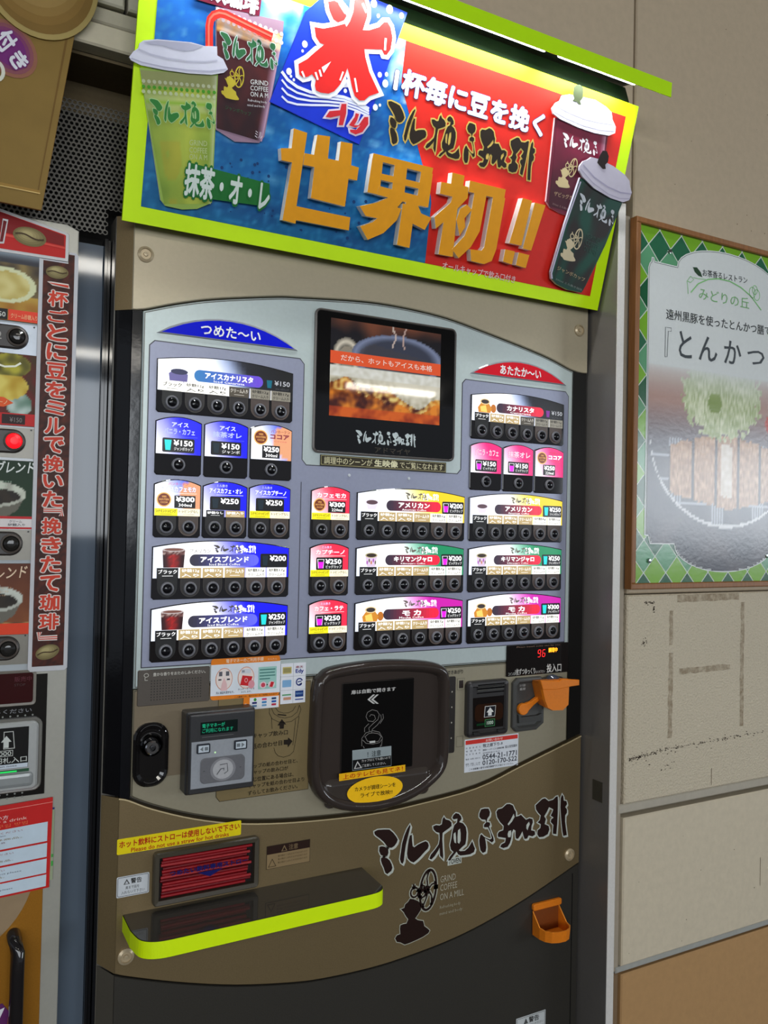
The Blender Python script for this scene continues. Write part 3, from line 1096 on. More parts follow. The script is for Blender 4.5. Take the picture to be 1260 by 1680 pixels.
def wide_panel(x0, row, lbl, title, eng, price, cup, sub, side, tone, style, g1, g2, pre=None, mark=True):
    zb, zt, lb = ROWZ[row]
    x1 = x0 + .249
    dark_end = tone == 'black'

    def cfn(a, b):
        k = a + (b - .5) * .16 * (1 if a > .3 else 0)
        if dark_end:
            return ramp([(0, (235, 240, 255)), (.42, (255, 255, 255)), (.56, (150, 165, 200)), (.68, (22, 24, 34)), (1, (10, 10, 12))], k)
        c = {'blue': (12, 14, 230), 'yellow': (232, 196, 20), 'green': (16, 130, 84), 'magenta': (190, 20, 160)}[tone]
        return ramp([(0, (215, 222, 240)), (.2, (255, 255, 255)), (.45, (255, 255, 255)), (.62, mixc(c, WHITE, .45)), (.76, c), (1, c)], k)
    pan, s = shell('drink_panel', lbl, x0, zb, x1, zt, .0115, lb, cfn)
    h = .0060
    if side == 'cold':
        if not dark_end:
            iced_glass(s, x0 + .017, lb + .018, h)
        else:
            s.poly([(x0 + .022, lb + .014), (x0 + .052, lb + .016), (x0 + .053, lb + .030), (x0 + .046, lb + .036), (x0 + .030, lb + .037), (x0 + .020, lb + .030)], (92, 86, 140), h)
            s.ell(x0 + .038, lb + .034, .015, .005, (40, 42, 74), h + .0002, n=16)
    else:
        hot_cup(s, x0 + .018, lb + .022, style, h)
    # title capsule
    cz0, cz1 = lb + .0205, lb + .041
    cx0, cx1 = (x0 + .064, x0 + .190) if style != 'pot' or dark_end else (x0 + .062, x0 + .190)
    ca, cb = ((46, 44, 60), (92, 96, 226)) if side == 'cold' else ((52, 40, 56), (232, 30, 60))
    if dark_end and side == 'cold':
        ca, cb = (44, 110, 170), (96, 66, 190)
    cap = rrect(cx0, cz0, cx1, cz1, .0098, 5)
    s.poly(cap, mixc(ca, cb, .0), h)
    nn = 16
    for k in range(nn):
        a0, a1 = cx0 + .009 + (cx1 - cx0 - .018) * k / nn, cx0 + .009 + (cx1 - cx0 - .018) * (k + 1) / nn
        s.rect(a0, cz0, a1, cz1, q8(mixc(ca, cb, (k + .5) / nn)), h + .0002)
    s.poly([(cx1 - .0095 + .0095 * math.cos(t), (cz0 + cz1) / 2 + .0098 * math.sin(t)) for t in [math.radians(-90 + 18 * k) for k in range(11)]], cb, h + .0002)
    tw = .0145 * len(title)
    tc = (cx0 + cx1) / 2
    tw = min(tw, .088)
    s.text(title, tc - tw / 2, cz0 + .0065, tc + tw / 2, cz0 + .0175, WHITE, h + .0005, .045)
    s.text(eng, tc - .028, cz0 + .0012, tc + .028, cz0 + .0050, WHITE, h + .0005, .01, res=1)
    if mark:
        mx0 = x0 + .106
        s.mark3(LOGO[:7], (mx0, lb + .0440), (mx0 + .108, lb + .0440), (mx0, lb + .0585), (70, 66, 60) if side == 'cold' else (96, 92, 84), h + .0003)
        s.mark3(LOGO[7:], (mx0 + .002, lb + .0425), (mx0 + .078, lb + .0425), (mx0 + .002, lb + .0575), WHITE, h + .0004)
    if pre:
        s.text(pre, x0 + .064, lb + .0435, x0 + .101, lb + .0500, (90, 88, 84), h + .0003, .01, res=1)
    # price
    if dark_end:
        price_c = (170, 172, 178)
        if cup:
            s.poly([(x0 + .1985, lb + .022), (x0 + .206, lb + .022), (x0 + .2075, lb + .036), (x0 + .197, lb + .036)], (0, 90, 110) if side == 'cold' else (110, 30, 130), h)
        s.text('¥' + price, x0 + .212, lb + .0275, x0 + .242, lb + .0365, price_c, h + .0003, .012)
        s.text(sub, x0 + .214, lb + .0195, x0 + .240, lb + .0235, (80, 80, 84), h + .0003, .01, res=1)
    else:
        price_block(s, x0 + .193, lb + .0175, x0 + .2455, lb + .0425, price, cup, sub, h)
    # labels over the buttons
    labs = [('black', 'ブラック', ''), ('gold', '砂糖' + g1, '入り'), ('gold', '砂糖' + g2, '入り'), ('gold', 'クリーム入り', ''),
            ('white', '砂糖' + g1, 'クリーム入り'), ('white', '砂糖' + g2, 'クリーム入り')]
    base = S(m='plastic')
    for k, (kd, a, b) in enumerate(labs):
        cx = x0 + .0265 + .0397 * k
        if dark_end:
            kd = {0: 'black', 1: 'gold', 2: 'gold', 3: 'dgrey', 4: 'grey', 5: 'grey'}[k]
            if side == 'cold' and k < 3:
                kd = 'white'
        label(s, cx - .0185, lb + (.0 if k else -.0), cx + .0185, lb + .0175, kd, a, b, h + .0004)
        if k:
            s.rect(cx - .0200, lb, cx - .0188, lb + .0175, (250, 250, 250), h + .0005)
        tab(base, cx, zb + .0035, lb + .0005, .0345, (62, 56, 52) if k < 4 and k else ((16, 15, 15) if k == 0 else (108, 92, 84)), .0054)
        tab(base, cx, zb + .0047, lb + .0005, .0320, (40, 35, 34) if k < 4 and k else ((14, 13, 13) if k == 0 else (88, 74, 68)), .0057)
    base.build('button_tabs', pan)
    s.build('lit_print', pan)
    for k in range(6):
        add_button(pan, x0 + .0265 + .0397 * k, zb + .0185)
    return pan


def small_panel(x0, x1, row, lbl, lines, price, cup, sub, tone, btns, cocoa=False, mini=True):
    zb, zt, lb = ROWZ[row]
    if row in (3, 4, 5) and btns == 2:
        lb = lb + .0
    c = {'blue': (10, 12, 225), 'red': (236, 40, 70), 'pink': (236, 20, 110)}[tone]

    def cfn(a, b):
        k = a * .8 + b * .35
        if cocoa and tone == 'blue':
            base = ramp([(0, (230, 236, 250)), (.45, (250, 250, 255)), (.9, (70, 90, 215))], k)
            return mixc(base, (214, 150, 110), 1.0) if (a - 1.15) ** 2 + (b - .55) ** 2 < .38 else base
        return ramp([(.1, (245, 246, 255)), (.45, mixc(c, WHITE, .55)), (.75, c), (1.2, c)], k)
    pan, s = shell('drink_panel', lbl, x0, zb, x1, zt, .0090 if btns < 6 else .0115, lb, cfn, 14, 10)
    h = .0060
    w = x1 - x0
    base = S(m='plastic')
    top = zt
    if btns == 1:
        if cocoa:
            seal(s, x0 + w * .24, lb + .040, .0135, h)
            s.text(lines[0], x0 + w * .48, top - .007, x1 - w * .06, top - .001, (150, 60, 50), h + .0003, .02, res=1)
            s.text(lines[1], x0 + w * .46, top - .018, x1 - w * .08, top - .009, WHITE if tone != 'blue' else (130, 50, 60), h + .0003, .05)
            s.text(lines[2], x0 + w * .55, top - .023, x1 - w * .14, top - .0200, (200, 90, 90), h + .0003, .01, res=1)
            s.rect(x0 + w * .28, lb + .003, x0 + w * .70, lb + .026, (14, 14, 16), h)
            s.text('¥' + price, x0 + w * .31, lb + .014, x0 + w * .68, lb + .024, WHITE, h + .0004, .04)
            s.text(sub, x0 + w * .36, lb + .005, x0 + w * .64, lb + .011, WHITE, h + .0004, .02, res=1)
        else:
            tcol = (96, 110, 215) if tone == 'blue' else (240, 120, 150)
            if len(lines) > 1 and tone == 'blue':
                s.text(lines[0], x0 + w * .34, top - .009, x0 + w * .70, top - .001, (210, 216, 255), h + .0003, .03)
                s.text(lines[1], x0 + w * .18, top - .022, x0 + w * .84, top - .0115, (170, 180, 255), h + .0003, .035)
            else:
                s.text(lines[0], x0 + w * .14, top - .020, x0 + w * .88, top - .006, (252, 190, 210), h + .0003, .035, out=((205, 20, 80), .02))
            s.text(sub if False else '――――', x0 + w * .3, top - .026, x0 + w * .9, top - .0255, tcol, h + .0003, 0, res=1)
            price_block(s, x0 + w * .15, lb + .003, x0 + w * .84, lb + .0275, price, cup, sub, h)
        add_button_x = [x0 + w / 2]
    else:
        t1 = lines[0]
        s.text('バンホーテン' if cocoa else 'ミル挽き', x0 + w * .30, top - .0015, x0 + w * (.72 if cocoa else .54), top + .0035, (200, 70, 90) if cocoa else (200, 205, 255), h + .0003, .01, res=1)
        s.text(t1, x0 + w * .14, top - .0125, x0 + w * .88, top - .0035, (240, 244, 255), h + .0004, .035, out=((30, 34, 190) if tone == 'blue' else (196, 24, 56), .025))
        s.text('――――', x0 + w * .3, top - .0155, x0 + w * .9, top - .0150, WHITE, h + .0003, 0, res=1)
        if cocoa:
            seal(s, x0 + w * .21, lb + .0275, .0125, h + .0006)
            s.rect(x0 + w * .43, lb + .0135, x0 + w * .88, lb + .0350, (14, 14, 16), h)
            s.text('¥' + price, x0 + w * .46, lb + .0240, x0 + w * .86, lb + .0335, WHITE, h + .0004, .04)
            s.text(sub, x0 + w * .52, lb + .0160, x0 + w * .80, lb + .0215, WHITE, h + .0004, .02, res=1)
        else:
            price_block(s, x0 + w * .16, lb + .0120, x0 + w * .84, lb + .0360, price, cup, sub, h)
        if lines[1] == 'sugar':
            label(s, x0 + w * .08, lb, x0 + w * .48, lb + .0115, 'black', '砂糖なし', '', h + .0007)
            label(s, x0 + w * .51, lb, x0 + w * .94, lb + .0115, 'gold', '砂糖入り', '', h + .0007)
        else:
            label(s, x0 + .0016, lb, x0 + w * .50, lb + .0125, 'yellow', 'シナモントッピング', '', h + .0007)
            label(s, x0 + w * .50, lb, x1 - .0016, lb + .0125, 'cream', 'トッピングなし', '', h + .0007)
        add_button_x = [x0 + w * .27, x0 + w * .74]
        tab(base, x0 + w * .74, zb + .003, lb + .0005, .034, (112, 96, 84), .0054)
        tab(base, x0 + w * .74, zb + .0042, lb + .0005, .0315, (84, 70, 62), .0057)
        tab(base, x0 + w * .27, zb + .003, lb + .0005, .034, (34, 30, 30), .0054)
        base.build('button_tabs', pan)
    s.build('lit_print', pan)
    for x in add_button_x:
        add_button(pan, x, zb + .0185)
    return pan


XL, XM, XR, XS = .3205, .7065, .9665, .6105
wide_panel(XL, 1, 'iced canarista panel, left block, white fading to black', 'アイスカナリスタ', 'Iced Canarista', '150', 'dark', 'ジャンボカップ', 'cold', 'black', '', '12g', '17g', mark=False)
for k, (ln, pr, cp, sb, cc) in enumerate(((('アイス', 'バニラ・カフェ'), '150', 'jumbo', 'ジャンボカップ', False), (('アイス', '抹茶オレ'), '150', 'dark', 'ジャンボ', False), (('バンホーテン', 'ココア', 'Cocoa'), '250', None, '300ml', True))):
    small_panel(XL + .0845 * k, XL + .0845 * k + .0805, 2, ('blue panel of the iced vanilla cafe', 'blue panel of the iced matcha au lait', 'blue and brown panel of the iced cocoa')[k], ln, pr, cp, sb, 'blue', 1, cc)
small_panel(XL, XL + .0815, 3, 'blue panel of the iced cafe mocha', ('アイスカフェモカ', 'cin'), '300', None, '300ml', 'blue', 2, True)
small_panel(XL + .0845, XL + .166, 3, 'blue panel of the iced cafe au lait', ('アイスカフェ・オレ', 'sugar'), '250', 'dark', '', 'blue', 2)
small_panel(XL + .169, XL + .249, 3, 'blue panel of the iced cappuccino', ('アイスカプチーノ', 'cin'), '250', 'dark', '', 'blue', 2)
wide_panel(XL, 4, 'blue iced blend panel at 200 yen', 'アイスブレンド', 'Iced Blend Coffee', '200', 'dark', '', 'cold', 'blue', '', '12g', '17g', pre='アメリカン')
wide_panel(XL, 5, 'blue iced blend panel at 250 yen', 'アイスブレンド', 'Iced Blend Coffee', '250', 'jumbo', 'ジャンボカップ', 'cold', 'blue', '', '12g', '17g')
small_panel(XS, XS + .081, 3, 'red panel of the hot cafe mocha', ('カフェモカ', 'cin'), '300', None, '220ml', 'red', 2, True)
small_panel(XS, XS + .081, 4, 'red panel of the hot cappuccino', ('カプチーノ', 'cin'), '250', 'big', 'ビッグカップ', 'red', 2)
small_panel(XS, XS + .081, 5, 'red panel of the hot cafe latte', ('カフェ・ラテ', 'cin'), '250', 'big', 'ビッグカップ', 'red', 2)
wide_panel(XM, 3, 'yellow American coffee panel at 200 yen', 'アメリカン', 'American Coffee', '200', 'big', 'ビッグカップ', 'hot', 'yellow', 'white', '6g', '9g')
wide_panel(XM, 4, 'green Kilimanjaro panel at 200 yen', 'キリマンジャロ', 'Kilimanjaro Coffee', '200', 'big', 'ビッグカップ', 'hot', 'green', 'print', '7g', '11g')
wide_panel(XM, 5, 'magenta mocha panel at 250 yen', 'モ カ', 'Mocha Coffee', '250', 'big', 'ビッグカップ', 'hot', 'magenta', 'pot', '7g', '11g')
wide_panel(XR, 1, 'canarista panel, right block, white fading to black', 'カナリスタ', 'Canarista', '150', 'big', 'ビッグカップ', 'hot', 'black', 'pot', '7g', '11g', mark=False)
for k, (ln, pr, cp, sb, cc) in enumerate(((('バニラ・カフェ',), '150', 'big', 'ビッグカップ', False), (('抹茶オレ',), '150', 'big', 'ビッグカップ', False), (('バンホーテン', 'ココア', 'Cocoa'), '250', None, '220ml', True))):
    small_panel(XR + .0845 * k, XR + .0845 * k + .0805, 2, ('pink panel of the hot vanilla cafe', 'pink panel of the hot matcha au lait', 'brown and red panel of the hot cocoa')[k], ln, pr, cp, sb, 'pink', 1, cc)
wide_panel(XR, 3, 'yellow American coffee panel at 250 yen', 'アメリカン', 'American Coffee', '250', 'jumbo', 'ジャンボカップ', 'hot', 'yellow', 'white', '8g', '12g')
wide_panel(XR, 4, 'green Kilimanjaro panel at 250 yen', 'キリマンジャロ', 'Kilimanjaro Coffee', '250', 'jumbo', 'ジャンボカップ', 'hot', 'green', 'print', '11g', '16g')
wide_panel(XR, 5, 'magenta mocha panel at 300 yen', 'モ カ', 'Mocha Coffee', '300', 'jumbo', 'ジャンボカップ', 'hot', 'magenta', 'pot', '11g', '16g')

# ---------------------------------------------------------------- screen
s = S(m='gloss')
scr = [(.611, 1.478), (.926, 1.478), (.926, 1.738), (.920, 1.746)] + [(.920 - .303 * t / 10, 1.746 + .010 * (1 - (2 * t / 10 - 1) ** 2)) for t in range(1, 10)] + [(.617, 1.750), (.611, 1.742)]
scr = rrect(.611, 1.476, .927, 1.749, .012, 5)
s.loft(scr, [(0, .0005), (0, .0050), (.003, .0065)], (98, 92, 88), 'plastic', cap=False)
s.loft(inset(ccw(scr), .0030), [(0, .0065), (.0015, .0052)], (60, 56, 54), 'plastic', cap=False)
s.poly(inset(ccw(scr), .0044), (9, 8, 9), .0053)
tv = s.build('screen_unit', VM)
sx0, sx1, sz0, sz1 = .643, .889, 1.548, 1.7335


def tvpic(a, b):
    n1 = noise.noise((a * 7, b * 7, 1.7))
    n2 = noise.noise((a * 26, b * 20, 4.1))
    if b < .42:
        # iced coffee with bubbles and ice
        amber = mixc((66, 18, 10), (236, 140, 40), max(0, .5 + n1 * 1.1 + n2 * .5))
        ice = mixc((150, 140, 110), (236, 232, 214), .5 + n2 * .9)
        edge = .30 + .09 * math.sin(a * 5.2 + .6) + n1 * .12
        if b > edge:
            return q8(mixc(ice, (226, 220, 200), max(0, (b - edge) * 6)))
        if b > edge - .10:
            return q8(mixc(amber, (240, 214, 130), .35 + n2 * 1.2))
        if b < .10:
            return q8(mixc(amber, (214, 74, 20), .6))
        return q8(amber)
    if b < .52:
        return q8(mixc((214, 212, 198), (236, 236, 228), .5 + n2))
    # cup and steam
    y = (b - .66) / .34
    back = mixc((26, 24, 30), (120, 70, 50), max(0, min(1, (y - .3) * 1.6 + n1 * .5 - abs(a - .42) * 1.2)))
    if abs(a - (.56 + .015 * math.sin(b * 30))) < .008 and y > .35:
        return (210, 190, 180)
    if abs(a - (.65 + .012 * math.sin(b * 26 + 1))) < .006 and y > .35:
        return (200, 170, 160)
    cx, rx = .60, .42
    e = ((a - cx) / rx) ** 2 + ((b - .66) / .25) ** 2
    if e < 1:
        in_e = ((a - cx) / .36) ** 2 + ((b - .64) / .19) ** 2
        col = mixc((58, 62, 78), (128, 138, 168), max(0, 1 - abs(e - .85) * 3))
        return q8(mixc(col, (70, 66, 70), .5) if in_e < 1 and b < .76 - (a - .5) * .2 else col)
    h = math.hypot((a - .14) / .12, (b - .62) / .20)
    if .55 < h < 1.0:
        return q8(mixc((96, 92, 84), (226, 216, 196), 1 - abs(h - .78) * 4))
    if h < .55:
        return (150, 140, 124)
    return q8(back)


s = S(m='screen')
s.grid((sx0, sz0), (sx1, sz0), (sx1, sz1), (sx0, sz1), 84, 64, tvpic, .0056)
s.rect(sx0, sz0 + .100, sx1, sz0 + .124, (238, 92, 50), .0060)
s.text('だから、ホットもアイスも本格', sx0 + .022, sz0 + .1065, sx1 - .020, sz0 + .1185, (250, 226, 214), .0063, .012)
s.build('display', tv)
s = S(m='vinyl')
s.mark3(LOGO, (.700, 1.4985), (.834, 1.4985), (.700, 1.5265), (196, 206, 206), .0057)
s.text('アドマイヤ', .742, 1.4835, .822, 1.4945, (66, 60, 52), .0057, .02)
s.build('screen_lettering', tv)
s = S(m='vinyl')
s.box(.6285, 1.453, .909, 1.4735, .0005, .0030, (62, 56, 40))
s.ring(rrect(.6300, 1.4545, .9075, 1.4720, .0), .0008, (190, 180, 130), .0034)
s.text('調理中のシーンが', .636, 1.4565, .7385, 1.4700, (226, 218, 176), .0035, .010)
s.text('生映像', .7430, 1.4565, .7960, 1.4705, (236, 230, 190), .0035, .035)
s.text('でご覧になれます', .800, 1.4565, .902, 1.4695, (226, 218, 176), .0035, .010)
s.build('caption_plate', VM)

# ---------------------------------------------------------------- speaker vent
s = S(m='plastic')
s.box(.3025, 1.028, .4265, 1.089, .0008, .0030, (82, 74, 66), .003, .001)
for i in range(18):
    for j in range(8):
        s.ell(.3255 + .0050 * i, 1.0375 + .0046 * j, .0011, .0011, (20, 18, 16), .0032, n=6)
s.text('豊かな香りをおたのしみください。', .328, 1.0775, .4185, 1.0835, (214, 210, 200), .0033, .01, 'vinyl')
s.ring(ellp(.3165, 1.080, .0042, .0036, 12), .0009, (200, 196, 186), .0033, 'vinyl')
s.line([(.3145, 1.0765), (.3145, 1.0715), (.319, 1.0715)], .0010, (200, 196, 186), .0033, 'vinyl')
s.build('speaker_vent', VM)

# ---------------------------------------------------------------- electronic money sticker
s = S(m='vinyl')
OR = (236, 132, 34)
s.poly(rrect(.428, 1.0285, .557, 1.1015, .006, 4), OR, .0036)
s.poly([(.428, 1.0360), (.558, 1.0335), (.558, 1.0905), (.428, 1.0905)], (226, 232, 238), .0039)
s.text('電子マネーのご利用手順', .455, 1.0925, .525, 1.0995, (250, 220, 190), .0040, .02)
s.text('かんたん', .533, 1.0935, .551, 1.0965, (250, 220, 190), .0040, .0, res=1)
for cx, kind in ((.452, 0), (.4925, 1)):
    s.ell(cx, 1.0645, .0155, .0195, (214, 124, 70), .0041)
    s.ell(cx, 1.0645, .0145, .0185, (240, 226, 220), .0043)
    if kind == 0:
        s.rect(cx - .0095, 1.070, cx - .0035, 1.078, (96, 96, 104), .0046)
        s.rect(cx + .0030, 1.070, cx + .0090, 1.078, (96, 96, 104), .0046)
        s.rect(cx - .0105, 1.0625, cx - .005, 1.065, (70, 60, 66), .0046)
        s.rect(cx + .0050, 1.0625, cx + .0105, 1.065, (40, 44, 60), .0046)
        s.poly([(cx - .006, 1.044), (cx + .006, 1.044), (cx + .005, 1.056), (cx, 1.067), (cx - .004, 1.057)], (232, 190, 190), .0046)
    else:
        s.rect(cx - .009, 1.072, cx + .009, 1.080, (214, 216, 224), .0046)
        s.rect(cx - .008, 1.074, cx - .003, 1.078, (150, 150, 160), .0048)
        s.poly([(cx - .011, 1.052), (cx + .007, 1.049), (cx + .012, 1.066), (cx - .007, 1.069)], (206, 36, 44), .0048)
        s.ell(cx + .010, 1.052, .006, .0075, (224, 150, 160), .0050)
        s.ring(ellp(cx, 1.060, .003, .004, 10), .0008, (240, 200, 200), .0050)
s.rect(.5155, 1.0415, .5505, 1.0815, (160, 206, 196), .0042)
for k in range(4):
    s.rect(.518, 1.0755 - .0055 * k, .518 + (.030, .029, .030, .020)[k], 1.0775 - .0055 * k, (70, 128, 120), .0044)
s.ell(.525, 1.049, .0065, .006, (236, 210, 214), .0044)
s.ell(.525, 1.049, .004, .004, (206, 70, 90), .0046)
s.ell(.541, 1.049, .0065, .006, (236, 210, 214), .0044)
s.poly([(.537, 1.045), (.543, 1.044), (.546, 1.053), (.540, 1.054)], (206, 40, 50), .0046)
s.poly([(.5315, 1.047), (.5345, 1.049), (.5315, 1.051)], (30, 30, 30), .0046)
s.text('先に商品を選びます。', .438, 1.0385, .471, 1.0430, (40, 44, 70), .0042, .02, res=1)
s.text('タッチ・カードを', .478, 1.0425, .509, 1.0460, (40, 44, 70), .0042, .01, res=1)
s.text('かざします。', .484, 1.0372, .503, 1.0410, (40, 44, 70), .0042, .01, res=1)
s.text('この機械では、電子マネーをご利用になれます', .472, 1.0295, .552, 1.0325, (70, 40, 10), .0041, .01, res=1)
s.rect(.489, 1.0065, .5575, 1.0290, OR, .0038)
s.rect(.5005, 1.0065, .556, 1.0275, (232, 234, 238), .0041)
for r, row in enumerate((((60, 150, 60), (214, 60, 120), (20, 60, 110)), ((40, 44, 110), (60, 130, 190), (30, 90, 180)), ((90, 130, 170), (110, 160, 200), (190, 40, 70)))):
    for c, cl in enumerate(row):
        if r == 0 and c == 0:
            s.ell(.5105, 1.0235, .0028, .0030, cl, .0043, n=10)
        else:
            s.rect(.5050 + .0185 * c, 1.0215 - .0055 * r, .5140 + .0185 * c, 1.0250 - .0055 * r, cl, .0043, .0008)
s.ell(.493, 1.0125, .0048, .0052, (240, 214, 204), .0041)
s.rect(.4905, 1.0105, .4955, 1.0150, (200, 50, 40), .0043)
s.build('payment_sticker', VM)
s = S(m='vinyl')
s.rect(.559, 1.011, .6085, 1.0850, (232, 234, 240), .0036)
s.rect(.5835, 1.011, .5839, 1.085, (140, 140, 150), .0038)
for z in (1.0355, 1.0605):
    s.rect(.559, z, .6085, z + .0004, (140, 140, 150), .0038)
s.rect(.5625, 1.066, .580, 1.0785, (206, 190, 120), .0039, .001)
s.rect(.5640, 1.068, .5785, 1.0765, (160, 150, 96), .0041, .001)
s.text('楽天', .588, 1.0750, .603, 1.0795, (150, 60, 80), .0040, .02)
s.text('Edy', .588, 1.0640, .604, 1.0735, (30, 50, 140), .0040, .03)
s.rect(.5625, 1.0415, .580, 1.0545, (130, 176, 216), .0039, .001)
e = ellp(.596, 1.0495, .0060, .0062, 16, 20, 330)
s.line(e + [(.594, 1.0445), (.601, 1.0470)], .0022, (20, 40, 120), .0040)
s.line([(.5925, 1.0495), (.600, 1.0505)], .0018, (20, 40, 120), .0041)
s.rect(.5625, 1.026, .580, 1.0285, (90, 160, 110), .0039)
s.rect(.5650, 1.018, .580, 1.0230, (206, 150, 120), .0039)
s.rect(.5880, 1.022, .6045, 1.0335, (24, 60, 130), .0039)
s.text('nanaco', .5895, 1.0265, .6030, 1.0300, (150, 190, 230), .0041, .0, res=1)
s.rect(.5880, 1.0165, .6045, 1.0185, (30, 60, 150), .0039)
s.build('card_brand_sticker', VM)

# ---------------------------------------------------------------- lock
s = S(m='gloss')
ov = rrect(.2975, .892, .3565, 1.000, .026, 6)
s.loft(ov, [(0, .0008), (0, .006), (.003, .009), (.006, .006), (.012, .003)], (24, 22, 22))
s.lathe(.327, .962, [(.0185, .003), (.0185, .008), (.016, .0100), (.0135, .007)], (60, 60, 62), 'chrome', 22)
s.lathe(.327, .960, [(.0120, .004), (.0120, .016), (.0100, .018), (.0055, .018), (.0050, .015), (0, .015)], (200, 200, 204), 'chrome', 20)
s.lathe(.327, .960, [(.0042, .018), (0, .0185)], (90, 90, 94), 'steel', 12)
s.box(.3258, .9570, .3282, .9630, .0180, .0190, (20, 20, 20), 0, 0, 'plastic')
s.line(ellp(.327, .964, .0195, .0200, 18, 35, 150), .0013, (176, 176, 180), .0085, 'chrome')
s.line(ellp(.327, .905, .0120, .0060, 14, 200, 340), .0013, (176, 176, 180), .0085, 'chrome')
s.line(ellp(.327, .978, .0215, .0185, 14, 40, 150), .0013, (176, 176, 180), .0090, 'chrome')
s.build('lock', VM)

# ---------------------------------------------------------------- contactless card reader
s = S(m='plastic')
s.loft(rrect(.3790, .8770, .5010, 1.0170, .004, 3), [(0, .0008), (0, .030), (.002, .032)], (44, 44, 45))
RDF = Frame((0, -.030, 0))
s.f = RDF
bx = inset(ccw(rrect(.381, .879, .499, 1.015, .004, 3)), 0)
s.loft(bx, [(0, 0), (.001, .010), (.003, .012)], (46, 46, 48))
rd = s.build('card_reader', VM)
RF = Frame((0, -.0425, 0))


def U(f, u, v):
    return f.uv(u, v)


s = S(RF, 'plastic')
x0, z0, x1, z1 = .386, .8900, .494, .9690
s.rect(x0, z0, x1, z1, (152, 156, 162), 0)
s.loft(rrect(x0 + .016, z0 + .007, x1 - .014, z0 + .050, .008, 5), [(0, .0002), (0, .0016), (.001, .0020)], (104, 104, 108), None)
s.ell((x0 + x1) / 2 + .001, z0 + .0285, .0225, .0200, (134, 134, 138), .0024)
s.ell((x0 + x1) / 2 + .001, z0 + .0285, .0180, .0165, (176, 176, 178), .0027)
cxr, czr = (x0 + x1) / 2 + .001, z0 + .0285
s.line([(cxr - .006, czr + .008), (cxr + .007, czr + .009), (cxr + .0085, czr - .004), (cxr + .002, czr - .008)], .0014, (84, 84, 88), .0030)
s.line([(cxr - .011, czr - .008), (cxr - .004, czr + .001), (cxr + .002, czr + .0015), (cxr + .001, czr - .002)], .0016, (84, 84, 88), .0030)
for dx in (-.033, .031):
    s.rect(cxr + dx - .0015, czr - .0005, cxr + dx + .0015, czr + .0005, (60, 60, 64), .0024)
s.build('touch_plate', rd)
s = S(RF, 'gloss')
s.rect(.4010, .9800, .4660, 1.0010, (16, 30, 28), .0004)
s.text('電子マネーが', .4035, .9915, .4430, .9985, (30, 190, 140), .0007, .01, 'screen')
s.text('ご利用になれます', .4035, .9830, .4580, .9900, (24, 170, 126), .0007, .01, 'screen')
s.rect(.4035, .9755, .4590, .9762, (120, 120, 120), .0007, m='vinyl')
s.build('reader_display', rd)
for cx, d in ((.406, -1), (.4715, 1)):
    s = S(RF, 'plastic')
    cz = .9570
    s.loft(rrect(cx - .0115, cz - .0080, cx + .0115, cz + .0080, .002, 3), [(0, .0002), (0, .0030), (.0012, .0038)], (28, 34, 44))
    s.rect(cx - .0090, cz - .0058, cx + .0090, cz + .0058, (196, 206, 214), .0041)
    s.rect(cx + d * -.0045 - .003, cz - .0030, cx + d * -.0045 + .003, cz + .0030, (110, 118, 124), .0043)
    s.poly([(cx + d * .0065, cz), (cx + d * .001, cz + .0042), (cx + d * .001, cz - .0042)], (112, 120, 126), .0044)
    s.build('reader_button', rd)
s = S(RF, 'led')
s.ell(.4270, .9480, .0016, .0016, (120, 150, 110), .0006, n=10)
s.build('status_light', rd)

# ---------------------------------------------------------------- cap instruction print
s = S(m='vinyl')
INK = (34, 26, 18)
HB = .0022


def pl(pts, w=.0008):
    s.line([FR.uv(*q) for q in pts], w, INK, HB)


def z9(x, y):
    return (390 + x / 9.692, 1150 + y / 9.692)


pl([z9(*q) for q in ((590, 100), (640, 165), (720, 190), (800, 185), (870, 150), (915, 75))])
pl([z9(*q) for q in ((530, 110), (570, 200), (650, 250), (740, 268), (850, 245), (940, 170), (975, 60))])
pl([z9(*q) for q in ((500, 110), (495, 190), (540, 280), (640, 330), (720, 340), (850, 320), (960, 240), (1000, 130), (975, 60))])
pl([z9(*q) for q in ((530, 260), (540, 440))])
pl([z9(*q) for q in ((915, 285), (890, 520), (870, 700))])
pl([z9(*q) for q in ((970, 240), (930, 520), (900, 700), (880, 800), (820, 860), (720, 890), (640, 870), (590, 820), (570, 740))])
s.line([FR.uv(*z9(630, 212)), FR.uv(*z9(765, 225))], .0022, INK, HB)
s.px([z9(*q) for q in ((695, 285), (765, 370), (730, 370), (725, 435), (660, 440), (660, 385), (625, 385))], INK, HB)
s.px([z9(*q) for q in ((865, 635), (795, 575), (790, 610), (725, 615), (725, 690), (785, 690), (790, 735))], INK, HB)
s.ptext3('キャップ飲み口', z9(232, 590), z9(790, 530), z9(232, 510), INK, HB, .012)
s.ptext3('紙の合わせ目', z9(215, 765), z9(700, 700), z9(215, 680), INK, HB, .012)
for t, a, b, r in (('カップの紙の合わせ目と、', (175, 1075), (945, 975), 70), ('キャップの飲み口が', (175, 1170), (795, 1095), 70), ('同じ位置にある場合は、', (165, 1290), (880, 1195), 75),
                   ('キャップを紙の合わせ目より', (155, 1390), (1050, 1270), 72), ('ずらしてお飲みください。', (155, 1500), (945, 1380), 72)):
    s.ptext3(t, z9(*a), z9(*b), z9(a[0], a[1] - r), INK, HB, .010)
s.build('cap_instructions', VM)

